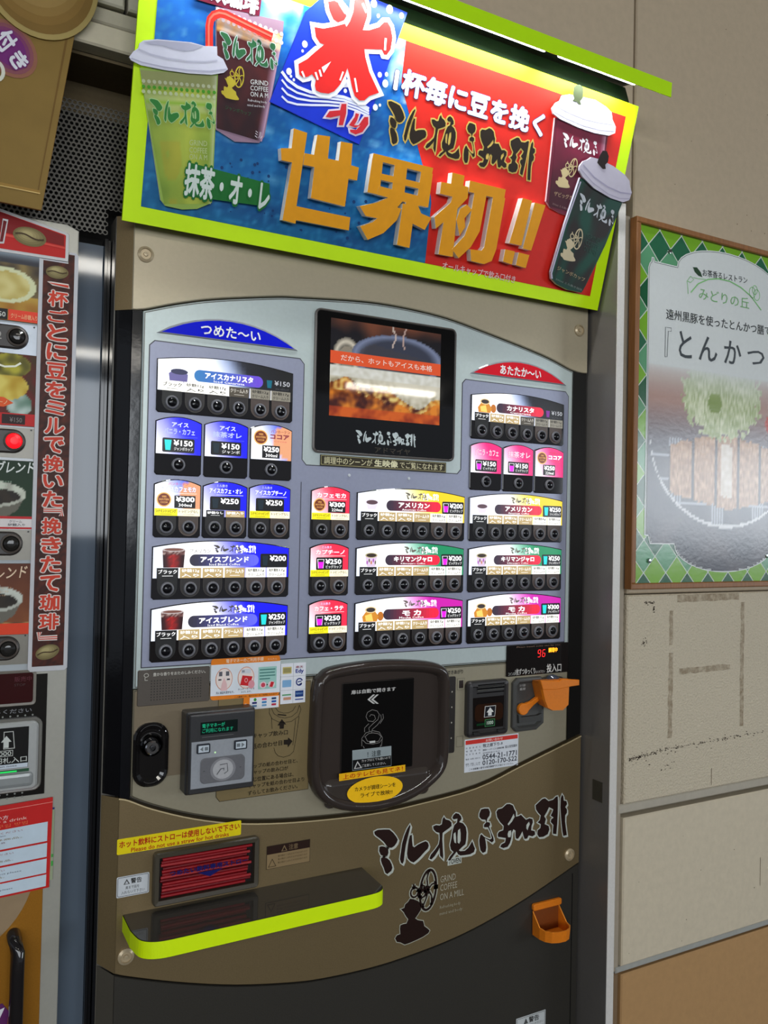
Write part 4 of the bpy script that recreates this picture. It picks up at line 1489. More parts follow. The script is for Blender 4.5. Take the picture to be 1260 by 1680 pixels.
# ---------------------------------------------------------------- cup delivery door
DOOR = [(.622, 1.047), (.633, 1.061), (.653, 1.073), (.712, 1.080), (.779, 1.081), (.853, 1.075), (.893, 1.067), (.913, 1.054), (.920, 1.029), (.9215, .960), (.9215, .895), (.915, .856), (.889, .829),
        (.843, .806), (.780, .793), (.719, .795), (.668, .809), (.635, .833), (.619, .865), (.6165, .902), (.618, .98)]
DOOR = spline(ccw(DOOR), 3, True)
DC = (58, 50, 46)
s = S(m='gloss')
s.loft(DOOR, [(0, .0008), (0, .010), (.002, .018), (.006, .023), (.012, .0245), (.017, .022), (.021, .014), (.024, .008)], DC, cap=True, smooth=True)
cd = s.build('cup_door_frame', VM)
s = S(m='gloss')
s.poly([(.683, .868), (.838, .868), (.838, 1.040), (.683, 1.040)], (12, 11, 11), .0105)
s.ring(rrect(.681, .866, .840, 1.042, .003, 2), .002, (40, 36, 34), .0088, h1=.0104)
s.loft(rrect(.650, .808, .880, .862, .012, 4), [(0, .0082), (.006, .0140), (.012, .0150)], (64, 57, 52), smooth=True)
s.build('sliding_door', cd)
s = S(m='vinyl')
W8 = (206, 204, 200)
PL2 = Frame((0, -.0108, 0))
s.f = PL2


def zl(x, y):
    return (490 + x / 4.345, 1040 + y / 4.345)


s.ptext3('扉は自動で開きます', zl(375, 432), zl(692, 405), zl(375, 402), W8, 0, .02)
for dx in (0, 26):
    s.px([zl(490 + dx, 468), zl(530 + dx, 432), zl(545 + dx, 432), zl(507 + dx, 467), zl(545 + dx, 497), zl(530 + dx, 498)], W8, 0)


def curve(pts, w=.0011, c=(128, 124, 120)):
    s.line([PL2.uv(*zl(*q)) for q in pts], w, c, 0)


curve([(505, 700), (500, 670), (530, 640), (565, 610), (575, 575), (560, 550), (525, 540), (490, 560), (480, 590), (495, 620), (530, 625), (548, 605), (540, 580), (515, 575), (505, 590)])
curve([(520, 705), (525, 680), (560, 650), (590, 610), (585, 575)])
curve([(470, 700), (470, 670), (500, 640)])
curve([(600, 570), (605, 600), (580, 640)])
curve([(450, 800), (450, 745), (480, 705), (530, 690), (575, 700), (597, 740), (590, 800)])
curve([(455, 755), (480, 780), (530, 785), (575, 775), (595, 750)])
curve([(475, 735), (490, 765), (530, 772), (570, 765), (585, 735)])
curve([(470, 735), (500, 710), (530, 705), (570, 712), (590, 735)])
curve([(460, 800), (468, 815)])
curve([(585, 790), (580, 810)])
s.px([zl(505, 765), zl(545, 760), (615.5, 1218.5), (606.5, 1219.2)], (200, 200, 196), .0001)
s.build('door_lettering', cd)
s = S(PL2, 'vinyl')
s.px([zl(382, 830), zl(660, 798), zl(660, 940), zl(382, 975)], (150, 160, 162), .0004)
s.px([zl(384, 900), zl(658, 866), zl(658, 937), zl(384, 971)], (12, 12, 12), .0007)
s.ptext3('！注意', zl(490, 880), zl(585, 866), zl(490, 838), (30, 40, 44), .0008, .01)
s.px([zl(392, 962), zl(450, 955), zl(418, 905)], W8, .0009)
s.px([zl(402, 956), zl(440, 951), zl(418, 918)], (30, 30, 30), .0011)
s.ptext3('カップはとても熱いので', zl(447, 915), zl(652, 890), zl(447, 895), W8, .0010, .01, res=1)
s.ptext3('ご注意してください。', zl(447, 950), zl(620, 928), zl(447, 930), W8, .0010, .01, res=1)
s.build('caution_sticker', cd)
PL3 = Frame((0, -.0165, 0))
s = S(PL3, 'vinyl')
YEL = (244, 184, 20)
s.px([zl(288, 998), zl(760, 932), zl(760, 980), zl(288, 1050)], YEL, 0)
s.ptext3('上のテレビも見てネ！', zl(315, 1038), zl(742, 975), zl(315, 1003), (190, 30, 10), .0003, .012)
s.build('yellow_strip_sticker', cd)
s = S(Frame((0, -.0182, 0)), 'vinyl')
c0 = s.f.uv(*zl(547, 1112))
s.ell(c0[0], c0[1], .0605, .0255, (255, 198, 24), 0, rot=0, n=36)
s.ptext3('カメラが調理シーンを', zl(400, 1125), zl(690, 1088), zl(400, 1092), (20, 16, 8), .0003, .012)
s.ptext3('ライブで放映!!', zl(440, 1168), zl(668, 1140), zl(440, 1135), (20, 16, 8), .0003, .012)
s.build('oval_sticker', cd)

# ---------------------------------------------------------------- progress bar, bill slot, coin unit
s = S(m='plastic')
s.box(.9255, .880, .9435, 1.036, .0008, .0026, (34, 28, 24), .004, .0006)
for k in range(4):
    s.ell(.9345, 1.005 - .0315 * k, .0013, .0018, (190, 184, 170), .0029, n=8)
s.rect(.9485, 1.008, .9655, 1.030, (150, 144, 122), .0014)
s.rect(.9520, 1.0105, .9625, 1.0265, (36, 22, 16), .0017)
s.ring(rrect(.948, .890, .965, .912, 0), .0007, (96, 90, 74), .0014)
s.ring(rrect(.948, 1.007, .966, 1.031, 0), .0007, (110, 104, 88), .0016)
s.text('できあがり', .9235, 1.0405, .9615, 1.0490, (34, 28, 20), .0014, .015)
s.build('progress_indicator', VM)

s = S(m='plastic')
s.loft(rrect(.967, .908, 1.072, 1.024, .010, 5), [(0, .0008), (0, .010), (.003, .014), (.010, .016), (.013, .012)], (44, 42, 42), smooth=False)
bl = s.build('bill_acceptor', VM)
s = S(m='gloss')
s.poly([(.982, .925), (1.058, .925), (1.060, .990), (.980, .990)], (20, 15, 14), .0124)
s.poly(rrect(.985, .940, 1.057, .976, .010, 4), (46, 24, 12), .0127)
s.poly([(.990, .932), (1.035, .932), (1.035, .938), (.990, .936)], (16, 60, 32), .0128)
for z, c in ((.998, (40, 38, 38)), (1.0035, (150, 148, 140)), (1.0070, (24, 22, 22)), (1.0105, (120, 118, 112)), (1.0150, (30, 28, 28))):
    s.box(.990, z, 1.058, z + .0022, .0118, .0158 - (1.015 - z) * .15, c, 0, 0, 'steel')
s.box(.979, .915, .995, .921, .012, .019, (30, 28, 28), .002, .001, 'plastic')
s.box(1.040, .915, 1.062, .921, .012, .019, (30, 28, 28), .002, .001, 'plastic')
s.build('note_slot', bl)
s = S(m='vinyl')
s.poly([(1.008, .948), (1.036, .948), (1.038, .971), (1.010, .971)], (220, 220, 216), .0131)
s.poly([(1.0092, .949), (1.0348, .949), (1.0368, .970), (1.0112, .970)], (20, 22, 30), .0134)
s.poly([(1.018, .951), (1.027, .951), (1.027, .958), (1.032, .958), (1.0230, .968), (1.014, .958), (1.018, .958)], (226, 226, 222), .0137)
s.rect(1.0105, .9285, 1.036, .9435, (70, 150, 90), .0131)
s.rect(1.0115, .9295, 1.035, .9425, (16, 36, 24), .0134)
s.text('1000', 1.0150, .9325, 1.0315, .9400, (200, 220, 200), .0137, .02)
s.build('note_symbols', bl)

s = S(m='plastic')
cu = [(1.096, .908), (1.150, .908), (1.170, .921), (1.170, .950), (1.168, 1.014), (1.160, 1.022), (1.098, 1.022), (1.086, 1.012), (1.086, .918)]
s.loft(cu, [(0, .0008), (0, .008), (.002, .010), (.008, .011), (.012, .006)], (70, 70, 68))
s.loft([(1.100, .926), (1.160, .926), (1.164, .944), (1.150, .940), (1.108, .940), (1.098, .946)], [(0, .005), (.001, .012)], (62, 62, 60))
s.text('おつり返却', 1.101, 1.004, 1.116, 1.0095, (190, 190, 186), .0112, .01, 'vinyl', res=1)
s.text('返却', 1.101, .9965, 1.116, 1.0020, (190, 190, 186), .0112, .01, 'vinyl', res=1)
cn = s.build('coin_unit', VM)
s = S(m='plastic')
OG = (226, 124, 22)
lever = [(1.108, .945)] + ellp(1.108, .956, .0135, .0125, 12, 240, 90 + 0)[:0]
lever = ellp(1.1085, .957, .0135, .0125, 14, 60, 330) + [(1.124, .956), (1.150, .974), (1.165, .984), (1.158, .982), (1.140, .972), (1.126, .970)]
lever = ellp(1.1085, .957, .0135, .0125, 14, 70, 340) + [(1.134, .963), (1.152, .974), (1.164, .986), (1.146, .981), (1.128, .972)]
s.loft(lever, [(0, .010), (0, .017), (.0015, .0185)], OG, smooth=False)
s.build('return_lever', cn)
# coin guide: orange hopper with side tab around the slot
s = S(m='plastic')
s.loft(rrect(1.163, .995, 1.225, 1.018, .010, 4), [(0, .0008), (0, .008), (.004, .011)], (54, 54, 54))
cb = s.build('coin_slot', cn)
s = S(Frame((0, -.011, 0)), 'gloss')
s.lathe(1.188, 1.007, [(.0185, 0), (.018, .008), (.014, .014), (.007, .018), (0, .019)], (70, 76, 90), 'gloss', 18)
s.build('clear_dome', cn)
s = S(m='plastic')
HF = Frame((0, -.044, 0))
s.f = HF
hop = [HF.uv(*q) for q in ((885, 1117), (887.5, 1124), (893, 1150), (898, 1163), (907, 1167.5), (924, 1167), (934, 1157), (935.2, 1128), (935.5, 1113))]
s.loft(hop, [(.006, -.040), (.004, -.030), (.0012, -.006), (.0025, 0)], OG, cap=True)
tabp = [HF.uv(*q) for q in ((886.5, 1119), (886, 1116), (916, 1117.5), (922, 1113.5), (949.5, 1115.2), (949.5, 1124), (936, 1126), (912, 1131), (890, 1131.5))]
s.loft(tabp, [(0, -.004), (0, .0015), (.0012, .0025)], OG)
s.build('coin_funnel', cn)

s = S(m='gloss')
s.box(1.071, 1.026, 1.2405, 1.092, .0010, .0044, (22, 18, 17), .002, .001)
dp = s.build('price_display', VM)
s = S(m='vinyl')
s.text('Please insert coins one by one', 1.096, 1.0855, 1.215, 1.0895, (150, 120, 100), .0048, .0, res=1)
s.text('コインは', 1.075, 1.0285, 1.092, 1.0350, (206, 204, 198), .0048, .0, res=1)
s.text('1枚ずつゆっくり', 1.093, 1.0280, 1.147, 1.0420, (214, 212, 206), .0048, .01)
s.text('お入れ下さい', 1.148, 1.0285, 1.174, 1.0350, (206, 204, 198), .0048, .0, res=1)
s.text('投入口', 1.179, 1.0285, 1.220, 1.0470, (220, 218, 212), .0048, .02)
s.build('display_lettering', dp)
s = S(m='led')
RED = (255, 26, 30)


def seg7(s, x, z, w, hh, code, col, h):
    t = w * .16
    sl = .12

    def L(a, b):
        s.line([(x + a[0] * w + a[1] * hh * sl, z + a[1] * hh), (x + b[0] * w + b[1] * hh * sl, z + b[1] * hh)], t, col, h)
    seg = {'a': ((.1, 1), (.9, 1)), 'b': ((1, .95), (1, .55)), 'c': ((1, .45), (1, .05)), 'd': ((.1, 0), (.9, 0)), 'e': ((0, .05), (0, .45)), 'f': ((0, .55), (0, .95)), 'g': ((.1, .5), (.9, .5))}
    for k in code:
        L(*seg[k])


seg7(s, 1.153, 1.0640, .0070, .0150, 'abcdfg', RED, .0050)
seg7(s, 1.1655, 1.0640, .0070, .0150, 'acdefg', RED, .0050)
s.text('調理中', 1.1830, 1.0720, 1.2080, 1.0825, (255, 150, 20), .0050, .035)
s.build('led_digits', dp)

s = S(m='vinyl')
s.box(.9695, .835, 1.108, .9030, .0004, .0008, (220, 224, 230))
s.rect(.9715, .892, 1.106, .9005, (214, 56, 48), .0010)
s.text('お問い合わせ', 1.022, .8935, 1.066, .8990, (250, 214, 204), .0013, .012)
s.text('牧之原下り-9', 1.0155, .8820, 1.066, .8895, (30, 34, 50), .0011, .015)
s.text('静岡オートサービス 自動販売機', 1.0155, .8745, 1.070, .8785, (40, 44, 60), .0011, .01, res=1)
s.text('富士宮営業所', 1.073, .8745, 1.105, .8800, (30, 34, 50), .0011, .02, res=1)
s.text('静岡県富士宮市', 1.0155, .8690, 1.060, .8715, (50, 54, 70), .0011, .0, res=1)
s.text('0544-21-1771', 1.0150, .8565, 1.104, .8675, (24, 28, 44), .0011, .015)
s.text('0120-170-522', 1.0150, .8450, 1.105, .8550, (24, 28, 44), .0011, .015)
s.text('この自販機の番号は販売機番号をお知らせください。', .981, .8380, 1.096, .8425, (30, 34, 50), .0011, .01, res=1)
for z, t in ((.8830, '設　置　場　所　名'), (.8765, '管　理　会　社'), (.8700, '担　当　営　業　所'), (.8600, '電話  お問い合わせ'), (.8500, '故障・苦情・その他'), (.8465, 'フリーダイヤル')):
    s.text(t, .9725, z, 1.009, z + .0034, (60, 64, 80), .0011, .0, res=1)
s.build('contact_sticker', VM)

# ---------------------------------------------------------------- lower stickers
s = S(m='vinyl')
s.poly(rrect(.276, .7845, .4905, .8105, .002, 2), (236, 214, 20), .0027)
s.text('ホット飲料にストローは使用しないで下さい', .2795, .7950, .4875, .8070, (186, 28, 20), .0031, .022)
s.text('Please do not use a straw for hot drinks', .2990, .7860, .4680, .7930, (186, 28, 20), .0031, .010)
s.build('yellow_notice', VM)
s = S(m='vinyl')
s.poly(rrect(.2770, .7130, .3305, .7475, .002, 2), (206, 210, 214), .0027)
s.ring(rrect(.2785, .7145, .3290, .7460, .002, 2), .0007, (60, 60, 60), .0030)
s.text('警告', .3000, .7335, .3180, .7425, (50, 50, 50), .0030, .02)
s.poly([(.2880, .7335), (.2985, .7335), (.2932, .7425)], (80, 80, 80), .0030)
s.poly([(.2905, .7345), (.2960, .7345), (.2932, .7395)], (200, 204, 208), .0032)
s.text('奥まで指を', .2915, .7250, .3140, .7305, (50, 50, 50), .0030, .0, res=1)
s.text('入れないで下さい', .2850, .7175, .3230, .7230, (50, 50, 50), .0030, .0, res=1)
s.build('warning_sticker', VM)
s = S(m='vinyl')
s.rect(.540, .7135, .6255, .7555, (60, 50, 36), .0027)
s.rect(.5408, .7143, .6247, .7400, (140, 118, 84), .0030)
s.rect(.5408, .7400, .6247, .7547, (44, 26, 20), .0030)
s.text('注意', .5830, .7425, .6010, .7525, (120, 100, 72), .0033, .015)
s.poly([(.5680, .7420), (.5800, .7420), (.5740, .7530)], (130, 108, 78), .0033)
s.poly([(.5705, .7430), (.5775, .7430), (.5740, .7495)], (44, 26, 20), .0035)
s.ring([(.543, .717), (.559, .717), (.551, .732)], .001, (60, 46, 30), .0033)
for k in range(3):
    s.text('飲み物がこぼれるおそれがあります', .5620, .7330 - .0060 * k, .6200, .7365 - .0060 * k, (84, 68, 46), .0033, .0, res=1)
s.build('caution_label', VM)

# straw dispenser
SF = (70, 64, 52)
s = S(m='plastic')
o = rrect(.3355, .690, .5225, .7800, .007, 4)
s.loft(o, [(0, .0022), (0, .012), (.002, .0145), (.009, .0135), (.0095, .0030)], SF, cap=False)
s.poly(inset(ccw(o), .0090), (24, 12, 12), .0028)
sd = s.build('straw_dispenser', VM)
s = S(m='vinyl')
s.text('つめたい飲料専用ストロー', .362, .7380, .500, .7475, (22, 24, 96), .0146, .03)
s.poly([(.410, .7360), (.455, .7360), (.432, .7260)], (22, 24, 96), .0146)
s.build('window_lettering', sd)
s = S(m=glass_mat())
s.rect(.3460, .7000, .5130, .7700, (255, 255, 255), .0140)
s.build('window', sd)
rnd = random.Random(11)
zz = .7065
for k in range(13):
    q = S(m='plastic')
    y = -.0058 - rnd.uniform(0, .0028)
    x0s, x1s = .3475 + rnd.uniform(0, .004), .5095 - rnd.uniform(0, .012)
    dz = rnd.uniform(-.0012, .0012)
    z = .7035 + .00525 * k
    q.tube([(x0s, y, z), ((x0s + x1s) / 2, y, z + dz), (x1s, y, z + dz * 1.4)], .0026, ((170, 22, 34), (128, 14, 26), (186, 50, 56), (150, 18, 30))[k % 4], n=8)
    ob = q.build('drinking_straw')
    ords = ('lowest', 'second from the bottom', 'third from the bottom', 'fourth from the bottom', 'fifth from the bottom', 'sixth from the bottom', '',
            'sixth from the top', 'fifth from the top', 'fourth from the top', 'third from the top', 'second from the top', 'topmost')
    ords = ords[:6] + ('seventh from the bottom',) + ords[7:]
    tag(ob, 'red drinking straw, ' + ords[k] + ', in the straw dispenser window', 'straw', 'red straws in the dispenser')

# cup shelf with neon tape edge
s = S(m='gloss')
sh = [(.289, -.001), (.2895, -.060), (.296, -.094), (.308, -.108), (.325, -.1145), (.345, -.116), (.690, -.112), (.712, -.110), (.726, -.102), (.732, -.090), (.735, -.001)]
sh = [sh[0]] + spline(sh[1:6], 4)[:-1] + spline(sh[6:-1], 4) + [sh[-1]]
zt, zbm = .6835, .655


def plate(s, pts, z0, z1, ct, cs, mt, msd):
    p = pts if sarea(pts) > 0 else list(reversed(pts))
    n = len(p)
    s.add([Vector((a, b, z1)) for a, b in p], [tuple(range(n))], ct, mt)
    s.add([Vector((a, b, z0)) for a, b in p], [tuple(reversed(range(n)))], cs, mt)
    for i in range(n):
        j = (i + 1) % n
        s.add([Vector((*p[i], z0)), Vector((*p[j], z0)), Vector((*p[j], z1)), Vector((*p[i], z1))], [(0, 1, 2, 3)], cs, msd)


plate(s, sh, zbm, zt, (62, 60, 56), (40, 38, 34), 'gloss', 'plastic')
s.m = 'plastic'
shelf = s.build('cup_shelf', VM)
s = S(m='neon')
NEON = (222, 255, 0)
tp = sh[:]
off = [Vector(p) for p in tp]
out2 = inset(ccw(tp), -.0009)
out2 = [p for p in out2]
# find the exposed run (everything but the wall side)
run = [p for p in out2 if p[1] < .003]
run.sort(key=lambda p: p[0])
for k in range(len(run) - 1):
    a, b = run[k], run[k + 1]
    s.add([Vector((a[0], a[1], zbm + .001)), Vector((b[0], b[1], zbm + .001)), Vector((b[0], b[1], zt - .001)), Vector((a[0], a[1], zt - .001))], [(0, 1, 2, 3)], NEON)
s.build('neon_tape', shelf)

# big brush logo, grinder emblem and lettering on the gold panel
s = S(m='vinyl')
s.mark3(LOGO, (.7605, .6604), (1.2459, .6604), (.7605, .7561), (40, 22, 18), .0030, None, ((196, 200, 190), .0022, (.0028, -.0032)))
s.rect(.9320, .6515, .9660, .6655, (190, 194, 184), .0024)
s.text('TOVEN', .9345, .6535, .9635, .6635, (40, 34, 28), .0028, .01)
s.build('brush_logo', VM)
s = S(m='vinyl')
draw_mill(s, (.8122, .5142), (.8917, .5142), (.8122, .6022), (36, 20, 16), .0030, ((170, 170, 154), .0016))
s.build('grinder_emblem', VM)
s = S(m='panel')
for t, z in (('GRIND', .6205), ('COFFEE', .6035), ('ON A MILL', .5850)):
    w = {'GRIND': .037, 'COFFEE': .041, 'ON A MILL': .058}[t]
    s.text(t, .9150, z, .9150 + w, z + .0130, (196, 188, 164), .0030, -.004)
s.text('Refreshing body', .9150, .5660, .9650, .5740, (186, 178, 152), .0030, -.004, res=1)
s.text('mind and body', .9150, .5530, .9700, .5610, (186, 178, 152), .0030, -.004, res=1)
s.build('relief_lettering', VM)

# orange return cup on the plinth
s = S(m='plastic')
ux = [(1.154, -.002), (1.154, -.026), (1.158, -.040), (1.168, -.051), (1.184, -.057), (1.202, -.058), (1.216, -.053), (1.225, -.043), (1.2285, -.028), (1.2285, -.002)]


def rim(y):
    return .4870 + .030 * max(0, 1 + y / .030) ** 1.5


ui = [(1.1565, -.002), (1.1565, -.025), (1.160, -.038), (1.170, -.0485), (1.185, -.054), (1.201, -.055), (1.2145, -.0505), (1.2225, -.0415), (1.2260, -.0275), (1.2260, -.002)]
n = len(ux)
for k in range(n - 1):
    a, b, c, d = ux[k], ux[k + 1], ui[k], ui[k + 1]
    s.add([Vector((a[0] + (1.19 - a[0]) * .04, a[1] * .96, .4635)), Vector((b[0] + (1.19 - b[0]) * .04, b[1] * .96, .4635)), Vector((*b, rim(b[1]))), Vector((*a, rim(a[1])))], [(0, 1, 2, 3)], OG)
    s.add([Vector((*c, .466)), Vector((*d, .466)), Vector((*d, rim(d[1]))), Vector((*c, rim(c[1])))], [(3, 2, 1, 0)], OG)
    s.add([Vector((*a, rim(a[1]))), Vector((*b, rim(b[1]))), Vector((*d, rim(d[1]))), Vector((*c, rim(c[1])))], [(0, 1, 2, 3)], (244, 150, 50))
s.add([Vector((*p, .466)) for p in ui], [tuple(range(n))], OG)
s.add([Vector((p[0] + (1.19 - p[0]) * .04, p[1] * .96, .4635)) for p in ux], [tuple(reversed(range(n)))], OG)
s.add([Vector((1.154, -.002, .4635)), Vector((1.2285, -.002, .4635)), Vector((1.2285, -.002, .530)), Vector((1.154, -.002, .530))], [(0, 1, 2, 3)], (120, 62, 22))
s.loft(rrect(1.152, .5165, 1.2305, .5310, .004, 3), [(0, .0015), (0, .007), (.002, .0090)], OG)
s.build('return_cup', VM)
s = S(m='vinyl')
s.rect(1.116, .236, 1.196, .293, (196, 200, 200), .0006)
s.ring(rrect(1.118, .238, 1.194, .291, 0), .0008, (70, 70, 70), .0009)
s.text('警告', 1.150, .276, 1.178, .2885, (60, 60, 60), .0009, .02)
s.poly([(1.136, .276), (1.148, .276), (1.142, .288)], (80, 80, 80), .0009)
for k in range(4):
    s.text('機械を倒さないで下さい', 1.122, .268 - .008 * k, 1.190, .273 - .008 * k, (70, 70, 70), .0009, 0, res=1)
s.build('plinth_sticker', VM)

# ================================================================ advertising banner over the machine
BF = Frame((.252, -.030, 1.834), (1, 0, 0), (0, -.115, .410))
BN = thing('advertising_banner', 'big blue and red coffee banner with neon yellow border leaning over the machine', 'banner', (.77, -.03, 1.834))
BW, BH = 1.033, .4258
s = S(BF, 'card')
YT = (212, 255, 0)
s.box(0, 0, BW, BH, -.006, 0, YT, 0, 0, 'neon')
s.build('backing_board', BN)


def red_edge(z):
    if z < .12:
        return .548 - z * .06
    if z < .30:
        return .540 - (z - .12) * .55
    return .441 - (z - .30) * .04


def bnpic(a, b):
    x, z = a * (BW - .06), b * (BH - .056)
    n1 = noise.noise((x * 9, z * 14, 2.0))
    n2 = noise.noise((x * 34, z * 40, 5.0))
    n3 = noise.noise((x * 90, z * 90, 9.0))
    xb = red_edge(z)
    c = mixc((14, 98, 146), (22, 108, 208), b * 1.1)
    c = mixc(c, (10, 50, 110), max(0, n1 * .8))
    c = mixc(c, (60, 150, 200), max(0, n3 * .9))
    c = mixc(c, (170, 215, 240), max(0, n2 * 1.9 - .60) * min(1, b * 1.6))
    if x > xb - .055 and z > .27:
        c = mixc(c, (235, 245, 250), max(0, min(1, (z - .26) * 6 + n2)))
    if .13 < x < .24 and z > .30:
        c = mixc(c, (250, 252, 255), min(1, (z - .30) * 9 + n2 * .8))  # lamp glare at the top of the sheet, painted into its colour
    return q8(c)


s = S(BF, 'vinyl')
s.grid((.028, .027), (BW - .030, .027), (BW - .030, BH - .027), (.028, BH - .027), 150, 64, bnpic, .0006)
rp = [(.028 + red_edge(.3718 * k / 30), .027 + .3718 * k / 30) for k in range(31)]
s.poly(rp + [(BW - .030, BH - .027), (BW - .030, .027)], (214, 38, 27), .0009)
rnd = random.Random(5)
for k in range(60):
    x, z = rnd.uniform(.12, .45), rnd.uniform(.04, .14)
    r = rnd.uniform(.001, .0035)
    s.ell(x, z, r, r, (10, 58, 112), .0009, n=6)
s.build('printed_sheet', BN)

s = S(BF, 'vinyl')
s.ptext('１杯毎に豆を挽く'.replace('１', '1'), (646, 130), (893, 200), (650, 107), (650, 153), (240, 240, 255), .0022, .045, out=((16, 30, 110), .022))
s.build('headline_lettering', BN)
s = S(BF, 'vinyl')
x0, z0, x1, z1 = s.box4((633, 190), (877, 250), (732, 193), (643, 233))
s.mark3(LOGO, (x0, z0 - .004), (x1, z0 - .004), (x0, z1 + .004), (36, 26, 16), .0024, None, ((206, 178, 90), .0026))
s.build('brush_logo', BN)
s = S(BF, 'vinyl')
s.ptext('オールキャップで飲み口付き', (725, 436), (845, 458), (728, 429), (728, 442), (236, 200, 200), .0016, .012)
s.build('footnote_lettering', BN)
s = S(BF, 'vinyl')
s.ptext('抹茶・オ・レ', (301, 295), (440, 322), (310, 268), (318, 325), (210, 222, 214), .0088, .035, out=((24, 110, 44), .075))
s.px([(303, 290), (312, 268), (440, 302), (440, 330), (425, 338), (305, 322)], (24, 110, 44), .0078)
s.build('matcha_caption', BN)
s = S(BF, 'vinyl')
s.px([(316, -6), (330, -40), (430, -20), (424, 28), (408, 29), (405, 22), (378, 18), (360, 12), (318, 0)], (104, 14, 44), .0050)
s.ptext3('飲珈琲', (342, 2), (421, 28), (346, -38), (226, 240, 250), .0054, .045, out=((90, 10, 40), .03))
s.build('maroon_caption', BN)

# foam letters: one part each, orange faces and white sides
FOAM_O, FOAM_W = (232, 156, 18), (236, 232, 224)


def stroke_letter(name, polys, hgt=.0165):
    q = S(BF, 'foam')
    for kk, pts in enumerate(polys):
        hgt += 4e-5
        P2 = ccw([BF.uv(*p) for p in pts])
        q.loft(P2, [(0, .0008), (0, hgt)], FOAM_W, cap=False)
        q.poly(P2, FOAM_O, hgt, 'vinyl')
    return q.build(name, BN)


def zz7(x, y):
    return (440 + x / 2.739, 190 + y / 2.739)


def zs(L):
    return [zz7(*p) for p in L]


stroke_letter('foam_letter', [
    zs([(100, 62), (160, 82), (112, 408), (352, 458), (346, 516), (110, 470), (108, 486), (50, 470), (92, 214), (45, 204), (42, 150), (90, 150)]),
    zs([(148, 172), (205, 182), (200, 236), (142, 224)]),
    zs([(205, 90), (262, 98), (252, 196), (300, 206), (310, 120), (362, 130), (356, 226), (390, 236), (382, 294), (344, 286), (328, 410), (176, 372), (192, 234), (190, 180)])])
stroke_letter('foam_letter', [
    zs([(455, 172), (722, 238), (716, 268), (450, 200)]),
    zs([(450, 196), (498, 208), (482, 358), (428, 346)]),
    zs([(668, 252), (720, 264), (700, 414), (646, 402)]),
    zs([(550, 222), (606, 236), (590, 384), (534, 370)]),
    zs([(488, 262), (676, 306), (672, 334), (484, 290)]),
    zs([(480, 318), (672, 366), (662, 408), (470, 356)]),
    zs([(530, 366), (590, 380), (516, 470), (420, 452), (394, 408), (470, 392)]),
    zs([(524, 400), (580, 420), (560, 470), (500, 528), (430, 558), (396, 498), (450, 480), (500, 440)]),
    zs([(586, 396), (640, 410), (616, 594), (560, 580)]),
    zs([(600, 384), (650, 394), (668, 440), (714, 460), (684, 514), (622, 482), (596, 440)])])
stroke_letter('foam_letter', [
    zs([(808, 258), (862, 272), (856, 316), (880, 324), (876, 372), (830, 420), (810, 634), (746, 622), (768, 480), (734, 508), (728, 456), (800, 392), (808, 366), (752, 352), (758, 300), (802, 308)]),
    zs([(842, 420), (872, 400), (896, 424), (862, 462), (866, 500), (840, 540), (826, 470)]),
    zs([(886, 294), (1046, 334), (1038, 380), (880, 344)]),
    zs([(990, 360), (1044, 372), (1004, 600), (984, 652), (950, 666), (892, 652), (888, 600), (938, 606), (950, 590)]),
    zs([(906, 344), (960, 360), (930, 520), (890, 590), (836, 640), (806, 600), (862, 540), (884, 480)])])
stroke_letter('foam_letter', [
    zs([(1122, 372), (1164, 384), (1116, 584), (1062, 572)]),
    zs([(1176, 392), (1224, 404), (1160, 606), (1122, 596)]),
    zs([(1044, 600), (1088, 610), (1074, 668), (1034, 654)]),
    zs([(1104, 614), (1152, 626), (1136, 684), (1092, 670)])])

# shaved ice card
s = S(BF, 'vinyl')


def z4(x, y):
    return (460 + x / 6.3, y / 6.3)


card = [(440, 168), (587, 238), (666, 22), (606, -3), (527, -4), (500, 20)]
cp = ccw([BF.uv(*q) for q in card])
s.loft(cp, [(0, .002), (0, .0060)], (20, 40, 150), cap=True)
s.poly(inset(cp, .0005), (18, 52, 205), .0063)
for k in range(4):
    p = [(0, 745 + 85 * k), (60, 830 + 76 * k), (160, 905 + 60 * k), (300, 960 + 44 * k), (480, 985 + 36 * k), (640, 1010 + 32 * k), (780, 1062 + 30 * k), (900, 1130 + 26 * k), (985, 1220 + 22 * k)]
    p = [q for q in p if q[0] < 985 - 14 * k]
    s.line([BF.uv(*z4(*q)) for q in p], .0034 if k else .0050, (226, 230, 250), .0066)
for x, y, r in ((238, 465, 20), (215, 535, 9), (75, 745, 20), (95, 795, 9), (125, 832, 9), (1010, 780, 17), (1080, 775, 14), (1068, 870, 24), (655, 945, 13), (965, 1115, 20), (1012, 1092, 10), (950, 45, 24), (1112, 105, 26), (995, 172, 12), (1235, 170, 18)):
    c = BF.uv(*z4(x, y))
    s.ell(c[0], c[1], r * .000255, r * .00028, (232, 238, 255), .0066, n=10)
REDI = (228, 36, 34)
ice = [(335, 290), (430, 305), (560, 280), (650, 255), (665, 285), (700, 230), (735, 130), (745, 20), (800, -30), (850, 0), (880, 100), (880, 180), (850, 270), (835, 320), (900, 320), (1000, 290), (1050, 240), (1090, 240),
       (1120, 290), (1140, 400), (1120, 520), (1080, 575), (1050, 570), (1030, 520), (850, 515), (860, 600), (900, 750), (960, 880), (1000, 965), (900, 1000), (850, 1045), (800, 1045), (750, 1000), (720, 900), (695, 780), (675, 712),
       (650, 780), (600, 880), (540, 950), (480, 975), (400, 965), (350, 940), (340, 890), (350, 830), (310, 775), (270, 800), (220, 810), (180, 780), (170, 670), (260, 620), (350, 540), (435, 470), (390, 450), (350, 390)]
